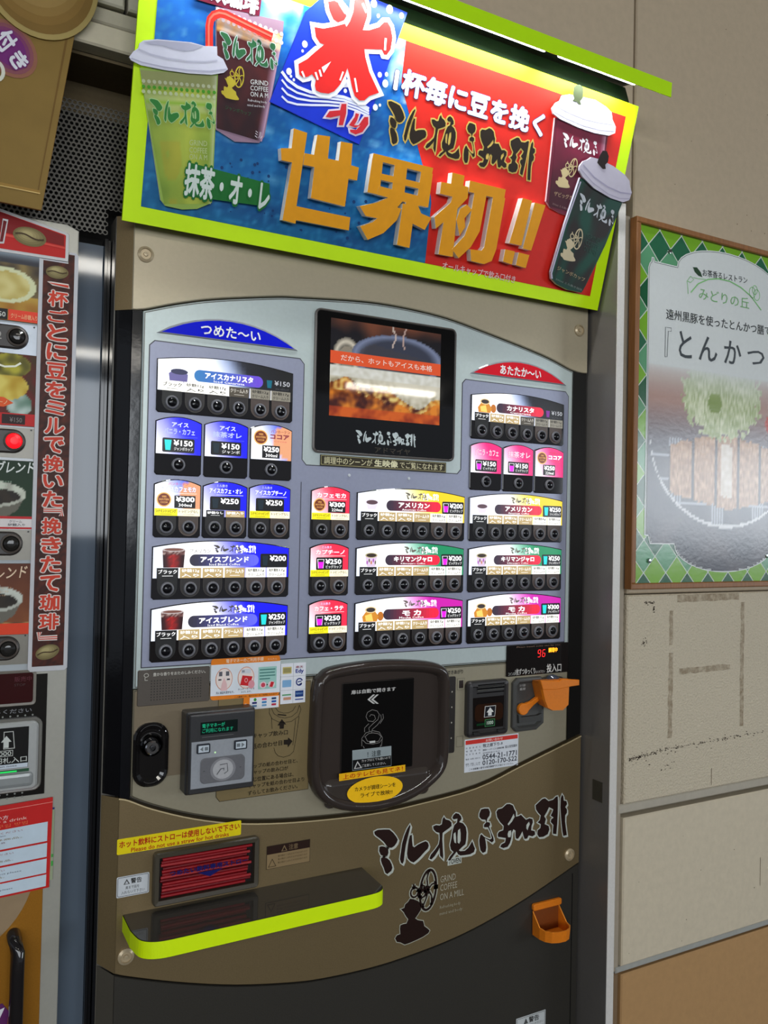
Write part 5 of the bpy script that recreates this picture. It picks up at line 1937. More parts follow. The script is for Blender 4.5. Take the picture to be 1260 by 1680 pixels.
drop = [(475, 30), (540, 15), (600, 50), (650, 110), (665, 180), (640, 220), (580, 240), (530, 210), (490, 120)]
for sh_ in (ice, drop):
    p = ccw([BF.uv(*z4(*q)) for q in sh_])
    s.poly(inset(p, -.0072), (244, 244, 250), .0070)
    s.poly(p, REDI, .0075)
s.px([z4(505, 645), z4(430, 765), z4(408, 705)], (244, 240, 244), .0079)
for a, b, w in (((345, 755), (370, 835), .0036), ((385, 730), (405, 800), .0036), ((630, 750), (598, 840), .0032), ((205, 745), (232, 808), .0036), ((750, 815), (775, 960), .0036), ((1068, 405), (1060, 530), .0040), ((590, 45), (655, 150), .0038), ((830, 45), (870, 140), .0040)):
    s.line([BF.uv(*z4(*a)), BF.uv(*z4(*b))], w, (250, 236, 236), .0079)
h1 = [(450, 1215), (490, 1155), (600, 1145), (615, 1080), (665, 1080), (662, 1180), (630, 1300), (585, 1300), (600, 1200), (500, 1222)]
h2 = [(690, 1300), (750, 1215), (760, 1175), (795, 1185), (775, 1250), (745, 1300), (790, 1300), (850, 1215), (890, 1215), (890, 1290), (830, 1370), (760, 1395), (705, 1370), (700, 1345), (770, 1345), (810, 1300), (760, 1325)]
for sh_ in (h1, h2):
    p = ccw([BF.uv(*z4(*q)) for q in sh_])
    s.poly(inset(p, -.0030), (226, 210, 226), .0070)
    s.poly(p, (206, 40, 50), .0075)
s.build('ice_card', BN)

# die-cut paper cups standing proud of the sheet


def cut(q, pts, h0, h1, side, face, m=None, ins=0):
    p = ccw([BF.uv(*t) for t in pts])
    q.loft(p, [(0, h0), (0, h1)], side, cap=False)
    q.poly(p, face, h1, m)
    return p


def z5(x, y):
    return (200 + x / 4.5, y / 4.5)


def z6(x, y):
    return (880 + x / 4.42, 120 + y / 4.42)


# iced coffee cup
s = S(BF, 'card')
body = [(353, 12), (464, 36), (462, 60), (432, 225), (424, 235), (384, 233), (353, 213)]
cut(s, body, .0012, .0050, (220, 220, 226), (150, 120, 140), 'vinyl')
s.pgrid((354, 211), (428, 233), (463, 58), (354, 20), 22, 30,
        lambda a, b: q8(mixc(mixc((44, 20, 26), (90, 30, 30), b + noise.noise((a * 5, b * 6, 3)) * .6), (196, 160, 190), max(0, (a - .86) * 7)) if b < .84 else mixc((226, 200, 190), (240, 170, 90), noise.noise((a * 9, b * 11, 8)) + .3)), .0053, 'vinyl')
for k in range(13):
    t = k / 12
    for dz in (0, 14):
        c = BF.uv(356 + 104 * t, 17 + 40 * t + dz * (1 if dz else 0))
        s.ell(c[0], c[1], .0030, .0032, (236, 230, 236), .0056, n=10)
f = BF.uv
s.mark3(LOGO[:8], f(360, 96), f(453, 118), f(360, 50), (40, 100, 60), .0060, None, ((200, 214, 210), .0012), xmax=590.0)
draw_mill(s, f(360.5, 158), f(390, 170), f(363, 120), (196, 176, 50), .0060)
for t, y in (('GRIND', 132), ('COFFEE', 142), ('ON A M', 152)):
    s.text3(t, f(409, y + 7), f(438, y + 10), f(409, y - 1), (206, 206, 206), .0060, .01)
s.text3('Refreshing body', f(405, 168), f(436, 172), f(405, 163), (200, 196, 200), .0060, .01, res=1)
s.text3('mind and body', f(404, 176), f(433, 179), f(404, 171), (200, 196, 200), .0060, .01, res=1)
s.text3('ジャンボカップ', f(368, 180), f(410, 192), f(368, 173), (40, 80, 50), .0060, .01, res=1)
s.text3('ミル', f(416, 226), f(428, 229), f(417, 215), (220, 210, 220), .0060, .01, res=1)
s.build('iced_coffee_cutout', BN)

# red straw
s = S(BF, 'vinyl')
pts = [(341, 80), (341, 45), (343, 34), (349, 27), (358, 24), (368, 26), (444, 63)]
s.line([f(*q) for q in pts], .0125, (226, 44, 34), .0085)
s.line([f(q[0] - 1, q[1] - 1) for q in pts], .0030, (250, 110, 90), .0087)
s.build('straw_cutout', BN)

# matcha cup
s = S(BF, 'card')
cut(s, [(229, 112), (356, 122), (346, 333), (322, 343), (298, 344), (270, 338), (262, 328)], .0012, .0062, (226, 230, 220), (150, 180, 80), 'vinyl')


def matcha(a, b):
    n = noise.noise((a * 4, b * 5, 6))
    c = mixc((118, 148, 52), (176, 190, 70), 1 - abs(a - .55) * 1.4 + n * .4)
    if b > .88:
        c = (150, 156, 96)
    if .70 < b < .84:
        c = mixc(c, (190, 200, 150), .5)
        if .755 < b < .79:
            c = (140, 180, 50)
    if b < .48 and .12 < a < .45 and n > -.1:
        c = mixc(c, (180, 150, 40), .35)
    return q8(mixc(c, (210, 218, 190), max(0, (a - .93) * 9)))


s.pgrid((268, 335), (344, 335), (354, 126), (229, 116), 24, 40, matcha, .0065, 'vinyl')
for k in range(14):
    c = f(234 + 8.9 * k, 143 + .75 * k)
    s.ell(c[0], c[1], .0028, .0028, (70, 150, 30), .0069, n=8)
    for dy, cc in ((-9, (190, 196, 160)), (8, (184, 196, 150))):
        c = f(234 + 8.9 * k, 143 + .75 * k + dy)
        s.ell(c[0], c[1], .0030, .0030, cc, .0069, n=8)
s.mark3(LOGO[:8], f(246, 205), f(351, 214), f(244, 160), (46, 124, 52), .0072, None, ((170, 206, 140), .0012), xmax=590.0)
for t, y in (('GRIND', 231), ('COFFEE', 243), ('ON A M', 254)):
    s.text3(t, f(309, y + 8), f(338, y + 10), f(309, y - 1), (186, 200, 140), .0072, .005)
s.build('matcha_cutout', BN)
s = S(BF, 'card')
lid = [z5(*q) for q in ((45, 430), (75, 390), (112, 365), (120, 330), (150, 308), (250, 300), (500, 322), (600, 350), (690, 352), (692, 418), (735, 445), (770, 520), (740, 545), (650, 560), (480, 550), (300, 525), (130, 490), (60, 455))]
cut(s, lid, .0064, .0100, (214, 214, 222), (216, 216, 232), 'vinyl')
s.px([z5(*q) for q in ((150, 320), (250, 308), (480, 326), (590, 352), (520, 380), (450, 388), (360, 370), (280, 345), (200, 340))], (176, 176, 196), .0103)
s.line([f(*z5(*q)) for q in ((60, 440), (140, 470), (300, 505), (480, 528), (640, 535), (760, 520))], .0022, (180, 180, 200), .0103)
s.line([f(*z5(*q)) for q in ((112, 372), (200, 410), (320, 440), (480, 462), (600, 466), (692, 455))], .0024, (190, 190, 208), .0103)
s.build('white_lid_cutout', BN)

# burgundy cup
s = S(BF, 'card')
cut(s, [z6(*q) for q in ((122, 325), (505, 455), (430, 1060), (250, 1045), (165, 1020), (90, 980), (58, 930))], .0012, .0060, (226, 206, 214), (110, 34, 54), 'vinyl')
s.pgrid(z6(75, 965), z6(420, 1060), z6(490, 460), z6(138, 345), 22, 30,
        lambda a, b: q8(mixc(mixc((70, 26, 38), (132, 32, 62), max(0, b * 1.2 - .2 + noise.noise((a * 4, b * 5, 1)) * .3)), (196, 150, 170), max(0, (a - .90) * 9))), .0063, 'vinyl')
draw_mill(s, f(*z6(118, 815)), f(*z6(222, 852)), f(*z6(150, 668)), (206, 186, 140), .0067)
s.mark3(LOGO[:8], f(*z6(170, 535)), f(*z6(425, 610)), f(*z6(178, 425)), (230, 224, 230), .0067, None, None, xmax=590.0)
s.text3('ザビッグカップ', f(*z6(112, 890)), f(*z6(300, 940)), f(*z6(116, 855)), (180, 150, 120), .0067, .01, res=1)
s.text3('350ml ミル挽き珈琲', f(*z6(102, 955)), f(*z6(250, 1010)), f(*z6(104, 938)), (150, 120, 120), .0067, .0, res=1)
s.build('burgundy_cup_cutout', BN)
s = S(BF, 'card')
lid = [z6(*q) for q in ((90, 262), (120, 220), (150, 205), (165, 168), (215, 160), (300, 178), (400, 200), (480, 250), (520, 290), (525, 340), (550, 395), (545, 440), (500, 458), (400, 440), (280, 400), (150, 340), (100, 300))]
cut(s, lid, .0064, .0110, (214, 214, 222), (228, 226, 240), 'vinyl')
s.line([f(*z6(*q)) for q in ((120, 240), (200, 285), (320, 335), (430, 362), (530, 375))], .0030, (190, 186, 212), .0113)
s.line([f(*z6(*q)) for q in ((105, 285), (200, 335), (320, 385), (430, 415), (540, 425))], .0022, (198, 194, 220), .0113)
s.px([z6(*q) for q in ((245, 110), (262, 92), (285, 90), (308, 105), (314, 145), (308, 190), (290, 210), (300, 238), (280, 232), (268, 215), (235, 208), (248, 190), (238, 160))], (52, 62, 34), .0118)
s.build('white_lid_cutout', BN)

# green cup in front
s = S(BF, 'card')
gb = [z6(*q) for q in ((290, 760), (595, 940), (470, 1250), (330, 1540), (300, 1590), (200, 1570), (120, 1530), (82, 1490), (78, 1440), (180, 1090))]
cut(s, gb, .0066, .0125, (206, 204, 220), (24, 66, 54), 'vinyl')
s.pgrid(z6(96, 1490), z6(310, 1575), z6(585, 945), z6(292, 775), 22, 34,
        lambda a, b: q8(mixc((20, 72, 58), (38, 30, 28), max(0, min(1, .5 + noise.noise((a * 3.2, b * 3.5, 12)) * 1.8)))), .0128, 'vinyl')
s.line([f(*z6(*q)) for q in ((292, 790), (180, 1110), (82, 1450), (86, 1490))], .0036, (190, 186, 210), .0131)
draw_mill(s, f(*z6(140, 1340)), f(*z6(250, 1385)), f(*z6(168, 1178)), (206, 190, 156), .0133)
s.mark3(LOGO[:8], f(*z6(262, 985)), f(*z6(520, 1125)), f(*z6(290, 862)), (196, 200, 206), .0133, None, None, xmax=590.0)
for k, t in enumerate(('GRIND', 'COFFEE', 'ON A MILL')):
    s.text3(t, f(*z6(335 - 12 * k, 1195 + 45 * k)), f(*z6(430 - 12 * k, 1240 + 45 * k)), f(*z6(342 - 12 * k, 1160 + 45 * k)), (60, 84, 76), .0133, .0)
s.text3('ジャンボカップ', f(*z6(122, 1425)), f(*z6(320, 1515)), f(*z6(128, 1395)), (176, 156, 120), .0133, .01, res=1)
s.text3('500ml ミル挽き珈琲', f(*z6(112, 1500)), f(*z6(300, 1580)), f(*z6(116, 1484)), (130, 140, 134), .0133, .0, res=1)
s.build('green_cup_cutout', BN)
s = S(BF, 'card')
lid = [z6(*q) for q in ((275, 680), (300, 645), (330, 635), (360, 615), (420, 630), (520, 680), (600, 740), (635, 785), (640, 830), (652, 870), (632, 925), (590, 940), (500, 910), (380, 840), (300, 760), (272, 710))]
cut(s, lid, .0128, .0170, (196, 190, 204), (196, 190, 206), 'vinyl')
s.line([f(*z6(*q)) for q in ((300, 670), (380, 760), (480, 830), (570, 870), (648, 880))], .0028, (166, 160, 184), .0173)
s.line([f(*z6(*q)) for q in ((282, 700), (370, 800), (480, 880), (560, 912), (640, 915))], .0020, (170, 164, 186), .0173)
s.px([z6(*q) for q in ((405, 640), (420, 600), (440, 568), (470, 572), (484, 610), (478, 650), (458, 670), (462, 700), (440, 700), (400, 655))], (38, 28, 26), .0178)
s.build('white_lid_cutout', BN)

# ================================================================ neon-taped canopy with its two lamps
CN = thing('lamp_canopy', 'neon-taped canopy board with white lamp tubes over the banner', 'lamp', (.78, -.12, 2.28))
s = S(m='plastic')


def cz(x):
    return 2.2465 + (x - .2) * .002


xa, xb = .18, 1.322
v = []
for x in (xa, xb - .06):
    z = cz(x)
    v += [Vector((x, -.198, z + .024)), Vector((x, YW - .004, z + .060)), Vector((x, YW - .004, z + .063)), Vector((x, -.198, z + .028))]
s.add(v, [(0, 4, 5, 1), (2, 6, 7, 3), (0, 3, 7, 4), (1, 5, 6, 2), (0, 1, 2, 3), (4, 7, 6, 5)], (22, 26, 18))
s.build('canopy_board', CN)
s = S(m='neon')
za, zb_ = cz(xa), cz(xb)
q = [Vector((xa, -.2, za)), Vector((xb - .001, -.2, zb_)), Vector((xb + .001, -.2, zb_ + .031)), Vector((xa, -.2, za + .031))]
r = [p + Vector((0, .0015, 0)) for p in q]
s.add(q + r, [(0, 1, 2, 3), (7, 6, 5, 4), (0, 4, 5, 1), (1, 5, 6, 2), (2, 6, 7, 3), (3, 7, 4, 0)], (186, 236, 0))
s.build('neon_tape_strip', CN)
s = S(m='gloss')
z0_, z1_ = cz(.2), cz(1.262)
v = []
for x in (.20, 1.262):
    z = cz(x)
    v += [Vector((x, -.1400, 2.249)), Vector((x, -.1340, 2.249)), Vector((x, -.122, z + .0395)), Vector((x, -.128, z + .0375))]
s.add(v, [(0, 4, 7, 3), (1, 2, 6, 5), (0, 3, 2, 1), (4, 5, 6, 7), (3, 7, 6, 2), (0, 1, 5, 4)], (14, 30, 12), 'plastic')
s.build('dark_back_strip', CN)
for x0, x1 in ((.30, 1.004), (1.041, 1.240)):
    s = S(m='tube')
    s.tube([(x0, -.178, cz(x0) + .0225), (x1, -.178, cz(x1) + .0225)], .0085, (250, 252, 255), n=10)
    s.build('lamp_tube', CN)
area('canopy_lamp_glow', (.655, -.180, 2.250), (.655, -.10, 1.9), .70, .02, 2.5, (.95, .98, 1.0))
area('canopy_lamp_glow', (1.14, -.180, 2.250), (1.14, -.10, 1.9), .20, .02, .7, (.95, .98, 1.0))

# ================================================================ neighbouring machine at the left edge
LM = thing('drink_vending_machine', 'grey coffee vending machine cut off by the left edge, with vertical red lettering strip', 'vending machine', (-.28, .35, 0))
s = S(m='plastic')
s.wbox((-.75, .004, 0), (.1895, .72, 1.812), (120, 120, 116))
s.build('cabinet', LM)
s = S(m='panel')
s.loft([(-.75, .02), (.1895, .02), (.1895, 1.812), (.172, 1.8195), (-.75, 1.8195)], [(0, -.004), (0, .002), (.0012, .003)], (172, 170, 160))
s.build('front_frame', LM)
s = S(m='gloss')
s.rect(-.70, 1.100, .134, 1.790, (176, 182, 186), .0034)
s.build('menu_back', LM)
s = S(m='plastic')
s.box(-.70, .03, .1625, .752, .0032, .0045, (176, 118, 34), 0, .0006, 'goldpaint')
s.poly(ellp(.02, .79, .13, .13, 30, 180, 360), (150, 128, 100), .0050, 'vinyl')
s.poly([(-.05, .55), (.108, .585), (.118, .570), (.116, .55), (.108, .53), (-.05, .50)], (96, 40, 96), .0050, 'vinyl')
s.poly([(.05, .560), (.112, .578), (.104, .560), (.06, .548)], (226, 226, 232), .0054, 'vinyl')
s.poly([(.07, .520), (.104, .535), (.112, .520), (.10, .505), (.07, .500)], (226, 226, 232), .0054, 'vinyl')
s.build('lower_panel', LM)
s = S(m='gloss')
hx = .1255
s.tube([(hx - .004, -.004, .6885), (hx - .003, -.022, .686), (hx, -.032, .672), (hx, -.034, .640), (hx, -.034, .30), (hx, -.022, .28), (hx, -.004, .278)], .0105, (30, 27, 28), n=14)
s.build('handle', LM)


def tone(c1, c2, sc, seed):
    return lambda a, b: q8(mixc(c1, c2, max(0, min(1, .5 + noise.noise((a * sc, b * sc, seed)) * 1.3))))


def cupimg(bgc1, bgc2, cup_c, drink):
    def fn(a, b):
        n = noise.noise((a * 7, b * 7, bgc1[0] * .1))
        e = ((a - .42) / .46) ** 2 + ((b - .50) / .19) ** 2
        e2 = ((a - .42) / .38) ** 2 + ((b - .47) / .115) ** 2
        if e2 < 1:
            return q8(mixc(drink, (20, 16, 12), max(0, n)))
        if e < 1:
            return q8(mixc(cup_c, (150, 150, 140), max(0, n) + (.35 if b < .45 else 0)))
        if b < .50 and ((a - .42) / .42) ** 2 + ((b - .48) / .34) ** 2 < 1:
            return q8(mixc((76, 70, 60), cup_c, .25))
        if b < .16:
            return q8(mixc((190, 150, 90), (80, 60, 40), .5 + n))
        return q8(mixc(bgc2, bgc1, b + n * .2))
    return fn


def latte(a, b):
    n = noise.noise((a * 6, b * 6, 2.2))
    e = math.hypot((a - .52) / .42, (b - .52) / .26)
    if b > .86:
        return q8(mixc((60, 62, 70), (176, 196, 210), max(0, (b - .9) * 8)))
    if e < .8:
        return q8(mixc((196, 176, 90), (232, 222, 150), .5 + n))
    if e < 1.0:
        return (230, 236, 190)
    if b < .38:
        return q8(mixc((170, 110, 30), (210, 180, 80), b * 2 + n * .4))
    return q8(mixc((70, 60, 50), (150, 130, 80), .4 + n))


def plate_img(a, b):
    n = noise.noise((a * 7, b * 7, 5.2))
    if math.hypot((a - .45) / .42, (b - .55) / .22) < 1 and b < .70:
        return q8(mixc((196, 160, 40), (236, 220, 110), .5 + n + (.3 - abs(a - .4))))
    if math.hypot((a - .62) / .28, (b - .84) / .17) < 1:
        return q8(mixc((80, 76, 20), (196, 190, 60), .5 + n))
    if math.hypot((a - .75) / .18, (b - .3) / .16) < 1:
        return q8(mixc((90, 130, 110), (200, 220, 214), .5 + n))
    return q8(mixc((110, 24, 20), (70, 50, 20), .4 + n))


PX0, PX1 = .030, .1335
for i, (z0, z1, fn, nm, lbg) in enumerate(((1.651, 1.758, latte, 'latte', None), (1.486, 1.600, plate_img, 'cream', None),
                                          (1.324, 1.432, cupimg((20, 50, 28), (30, 60, 34), (214, 222, 206), (46, 36, 22)), 'kilimanjaro', None),
                                          (1.158, 1.270, cupimg((92, 44, 22), (140, 80, 40), (206, 214, 204), (44, 36, 24)), 'blend', None))):
    s = S(m='gloss')
    s.box(PX0 - .05, z0, PX1, z1, .0034, .0050, (60, 50, 44), 0, 0)
    s.grid((PX0, z0 + .0005), (PX1 - .0005, z0 + .0005), (PX1 - .0005, z1 - .0005), (PX0, z1 - .0005), 44, 44, fn, .0054, 'dimlit')
    if i == 0:
        s.rect(.088, z0 + .001, PX1 - .001, z0 + .018, (236, 70, 46), .0058, m='vinyl')
        s.text('クリーム砂糖入り', .0915, z0 + .0045, .130, z0 + .0125, (250, 190, 140), .0061, .01, 'vinyl')
        s.rect(.05, z0 + .001, .0868, z0 + .018, (26, 26, 26), .0058, m='vinyl')
        s.text('¥150', .062, z0 + .005, .084, z0 + .013, (210, 210, 200), .0061, .02, 'vinyl')
    elif i == 1:
        s.rect(.05, z0 + .001, PX1 - .001, z0 + .020, (196, 34, 34), .0058, m='vinyl')
        s.rect(.083, z0 + .003, .1165, z0 + .018, (44, 24, 24), .0061, m='vinyl')
        s.text('¥150', .094, z0 + .006, .112, z0 + .0135, (130, 120, 116), .0064, .01, 'vinyl')
        s.poly([(.05, z0 + .030), (.085, z0 + .029), (.099, z0 + .036), (.085, z0 + .044), (.05, z0 + .046)], (232, 90, 36), .0061, 'vinyl')
        s.text('カプチーノ', .055, z0 + .033, .090, z0 + .040, (244, 200, 150), .0064, .01, 'vinyl')
        s.line([(.070, z1 - .018), (.085, z1 - .022), (.100, z1 - .020), (.108, z1 - .014)], .003, (240, 240, 220), .0064, 'vinyl')
    elif i == 2:
        s.text3('キリマンジャロブレンド', (-.030, z1 - .026), (.131, z1 - .020), (-.027, z1 - .006), (226, 230, 226), .0060, .02, 'vinyl')
        for k in range(3):
            s.text('香り高いコーヒー豆を使用したブレンドです', .03, z1 - .036 - .006 * k, .100 - .006 * k, z1 - .0325 - .006 * k, (170, 196, 170), .0060, 0, 'vinyl', res=1)
        s.rect(.03, z0 - .000, PX1 - .001, z0 + .020, (196, 40, 44), .0058, m='vinyl')
        s.rect(.0845, z0 + .003, PX1 - .003, z0 + .016, (220, 214, 212), .0061, m='vinyl')
        s.text('クリーム', .098, z0 + .0100, .116, z0 + .0140, (60, 60, 70), .0064, 0, 'vinyl', res=1)
        s.text('砂糖入り', .096, z0 + .0045, .121, z0 + .0088, (40, 40, 50), .0064, .01, 'vinyl', res=1)
    else:
        s.text3('モカブレンド', (.030, z1 - .029), (.124, z1 - .022), (.033, z1 - .009), (226, 200, 170), .0060, .015, 'vinyl')
        for k in range(3):
            s.text('深い味わいのオリジナルブレンドコーヒーです', .03, z1 - .040 - .006 * k, .104 - .004 * k, z1 - .0365 - .006 * k, (196, 160, 120), .0060, 0, 'vinyl', res=1)
        s.rect(.03, z0 + .0005, PX1 - .001, z0 + .018, (222, 66, 34), .0058, m='vinyl')
    s.build('menu_card', LM)
for i, z in enumerate((1.626, 1.462, 1.301, 1.137)):
    s = S(m='panel')
    bx0, bx1 = ((.04, .122), (.04, .134), (.04, .134), (.04, .134))[i]
    s.poly(rrect(.0, z - .026, .1335, z + .022, 0), (130, 126, 116) if i else (178, 186, 196), .0040)
    s.loft(rrect(.03, z - .019, .1185, z + .019, .0185, 6), [(0, .0041), (.001, .0075), (.003, .0085)], (46, 40, 36), 'plastic')
    s.ell(.126, z + .019, .0014, .0014, (30, 30, 30), .0046, 'plastic')
    c = (255, 10, 20) if i == 1 else (40, 38, 36)
    s.lathe(.101, z, [(.0155, .008), (.0150, .0120), (.0125, .0135), (.0118, .011)], (86, 78, 72), 'plastic', 20)
    s.lathe(.101, z, [(.0118, .0100), (.0105, .0150), (.0060, .0180), (0, .0188)], c, 'led' if i == 1 else 'gloss', 18)
    if i == 1:
        s.mi = [s.ms.index('led') if s.ms[m] == 'led' else m for m in s.mi]
    s.text(('2', '4', '6', '8')[i], .073, z - .006, .079, z + .006, (170, 166, 160), .0088, .01, 'vinyl')
    s.build('select_button', LM)

# header board with beans
s = S(m='vinyl')
hd = [FR.uv(*q) for q in ((-300, 300), (-300, 372), (0, 414.5), (111, 431.5), (112.5, 387), (107, 383), (0, 344.5), (-60, 318))]
s.loft(hd, [(0, .004), (0, .0065), (.0004, .0070)], (206, 204, 204))
hi = inset(ccw(hd), .0048)
s.poly(hi, (190, 34, 30), .0074)
s.px([(-290, 306), (-60, 326), (0, 350), (104, 389), (104, 406), (0, 382), (-290, 340)], (128, 20, 22), .0077)
s.px([(-290, 344), (0, 384), (106, 408), (106, 411), (0, 388), (-290, 348)], (214, 70, 60), .0079)


def bean(s, cx, cz, rx, rz, rot, h):
    for k in range(5):
        t = 1 - k * .17
        s.ell(cx - .0008 * k, cz + .0008 * k, rx * t, rz * t, q8(mixc((116, 104, 64), (176, 162, 112), k / 4)), h + .0002 * k, n=26, rot=rot)
    c, sn = math.cos(math.radians(rot)), math.sin(math.radians(rot))
    pts = []
    for k in range(11):
        x = -rx * .86 + 1.72 * rx * k / 10
        y = rz * .16 * math.sin(k / 10 * math.pi * 2)
        pts.append((cx + x * c - y * sn, cz + x * sn + y * c))
    s.line(pts, rz * .17, (72, 54, 30), h + .0012)


c = FR.uv(48, 391)
bean(s, c[0], c[1], .0245, .0150, -4, .0080)
s.poly([FR.uv(*q) for q in ((-2, 402), (6, 402), (13, 363), (4, 361))], (206, 204, 204), .0080)
s.poly([FR.uv(*q) for q in ((-1, 399), (4, 399), (10.5, 366), (5, 364))], (110, 22, 26), .0083)
s.build('header_sign', LM)

# vertical slogan strip
s = S(m='vinyl')
st = rrect(.1305, 1.098, .1895, 1.774, .004, 4)
st = [(.1305, 1.102), (.1345, 1.098), (.1855, 1.098), (.1895, 1.102), (.1895, 1.770), (.1855, 1.774), (.175, 1.774), (.175, 1.757), (.1305, 1.757)]
s.loft(st, [(0, .0044), (0, .0062), (.0004, .0066)], (196, 196, 200))


def beans(a, b):
    n = noise.noise((a * 6, b * 66, 3.3))
    m = noise.noise((a * 12, b * 130, 9.3))
    return q8(mixc(mixc((58, 24, 18), (96, 40, 24), .5 + n), (36, 18, 18), max(0, m * 1.3)))


s.grid((.1365, 1.106), (.1835, 1.106), (.1835, 1.770), (.1365, 1.770), 10, 130, lambda a, b: beans(a, b) if not (b > .97 and a < .82) else None, .0068)
bean(s, .1575, 1.738, .0170, .0105, 6, .0075)
bean(s, .1590, 1.1285, .0180, .0115, 16, .0075)
chars = '一杯ごとに豆をミルで挽いた『挽きたて珈琲』'
zs_, ze = 1.7225, 1.149
hts = {'一': .4, '『': .42, '』': .42, 'ミ': .9, 'ご': .8, 'い': .85}
tot = sum(hts.get(c, 1.0) for c in chars)
z = zs_
unit = (zs_ - ze) / tot
for ch in chars:
    hh = hts.get(ch, 1.0) * unit
    cx = .1600
    w = .0150
    a0, a1, b0, b1 = cx - w, cx + w, z - hh + .0022, z - .0022
    if ch == '一':
        b0, b1 = z - hh + .005, z - .003
        for cc, e, hq in (((226, 214, 206), .0022, .0078), ((206, 62, 40), 0, .0084)):
            s.poly([(a0 - e, b0 + .0035 + e), (a0 + .004, b1 + e), (a1, b0 + .004 + e), (a1 + e, b0 - e * .5), (a0 + .006, b0 + .0025 - e)], cc, hq)
    elif ch in '『』':
        d = 1 if ch == '『' else -1
        b0, b1 = z - hh + .001, z - .001
        pts = [(a0 + .002, (b1 if d > 0 else b0)), (a1 - .001, (b1 if d > 0 else b0)), (a1 - .001, (b0 if d > 0 else b1))] if d > 0 else [(a1 - .002, b0 + .001), (a0 + .001, b0 + .001), (a0 + .001, b1)]
        if d > 0:
            pts = [(p[0], p[1] - .002 if p[1] == b1 else p[1]) for p in pts]
        s.line(pts, .0085, (226, 214, 206), .0078)
        s.line(pts, .0048, (206, 62, 40), .0084)
        s.line(pts, .0016, (226, 214, 206), .0086)
    else:
        s.text(ch, a0, b0, a1, b1, (206, 62, 40), .0084, .030, out=((226, 214, 206), .050), res=2)
    z -= hh
s.build('slogan_strip', LM)

# lower control area
s = S(m='plastic')
s.box(-.5, .903, .1605, 1.094, .0032, .0046, (26, 24, 22), 0, 0, 'gloss')
s.loft(rrect(-.2, 1.046, .1440, 1.1015, .006, 4), [(0, .0046), (0, .0060), (.0010, .0066), (.0040, .0060)], (120, 114, 104), cap=True)
s.poly(rrect(-.2, 1.0505, .1395, 1.0975, .004, 4), (52, 12, 14), .0066, 'gloss')
s.text('販売中', .112, 1.0840, .137, 1.0920, (90, 36, 44), .0070, .01, 'vinyl')
s.text('STOP', .112, 1.0770, .128, 1.0810, (70, 50, 50), .0070, 0, 'vinyl')
s.text('しばらくお待ちください', .020, 1.0345, .1385, 1.0415, (130, 130, 134), .0050, .01, 'vinyl')
for k in range(16):
    s.ell(.140 - .0108 * k, 1.0300, .0015, .0015, (130, 132, 126), .0050, 'vinyl', n=8)
    for zz in (.9085, .9025):
        s.ell(.128 - .0108 * k, zz, .0015, .0015, (130, 132, 126), .0050, 'vinyl', n=8)
s.build('control_panel', LM)
s = S(m='panel')
s.loft(rrect(-.2, .912, .1545, 1.0265, .012, 5), [(0, .0046), (0, .0100), (.0015, .0112), (.0060, .0105)], (120, 118, 112))
s.loft(rrect(-.2, .916, .1485, 1.0225, .009, 5), [(0, .0107), (0, .0150), (.0030, .0175)], (176, 178, 176))
s.box(-.2, .952, .1340, 1.0155, .0170, .0180, (30, 30, 30), 0, 0, 'gloss')
s.box(-.2, .9455, .1355, .9500, .0175, .0188, (30, 80, 50), 0, 0, 'plastic')
s.loft(rrect(-.2, .922, .1420, .9445, .006, 4), [(0, .0172), (.002, .0215), (.006, .0225)], (150, 154, 154))
pg = [(.098, .983), (.1145, .983), (.1120, 1.010), (.098, 1.010)]
s.ring(pg, .0011, (190, 192, 186), .0184, 'vinyl')
s.poly([(.0985, .985), (.1055, .985), (.1055, .994), (.1095, .994), (.1020, 1.0035), (.0945, .994), (.0985, .994)], (200, 204, 198), .0187, 'vinyl')
s.ring([(.06, .9715), (.1120, .9715), (.1120, .9810), (.06, .9810)], .0009, (190, 192, 186), .0184, 'vinyl')
s.text('1000', .088, .9730, .1095, .9795, (196, 200, 194), .0187, .01, 'vinyl')
s.text('千円札入口', .074, .9610, .1320, .9700, (196, 200, 194), .0187, .01, 'vinyl')
s.rect(-.2, .9525, .1335, .9590, (196, 206, 216), .0186, m='vinyl')
s.text('1000yen note', .075, .9540, .1180, .9580, (50, 54, 66), .0189, .0, 'vinyl')
s.build('bill_acceptor', LM)
s = S(m='led')
s.rect(.05, .9465, .1180, .9485, (10, 150, 60), .0192)
s.build('green_slot_light', LM)
s = S(m='vinyl')
s.loft([(.02, .762), (.1765, .764), (.1765, .878), (.02, .878)], [(0, .0048), (0, .0054)], (150, 160, 130))
s.rect(.1735, .800, .1765, .805, (70, 150, 70), .0057)
s.rect(.1735, .786, .1765, .794, (70, 160, 70), .0057)
s.rect(.1735, .876, .1765, .879, (30, 40, 110), .0057)
s.loft([(.0, .745), (.1715, .753), (.1735, .896), (.0, .888)], [(0, .0058), (0, .0064)], (196, 36, 34))
s.line([(.0, .8800), (.1735, .8885)], .0008, (240, 150, 140), .0067)
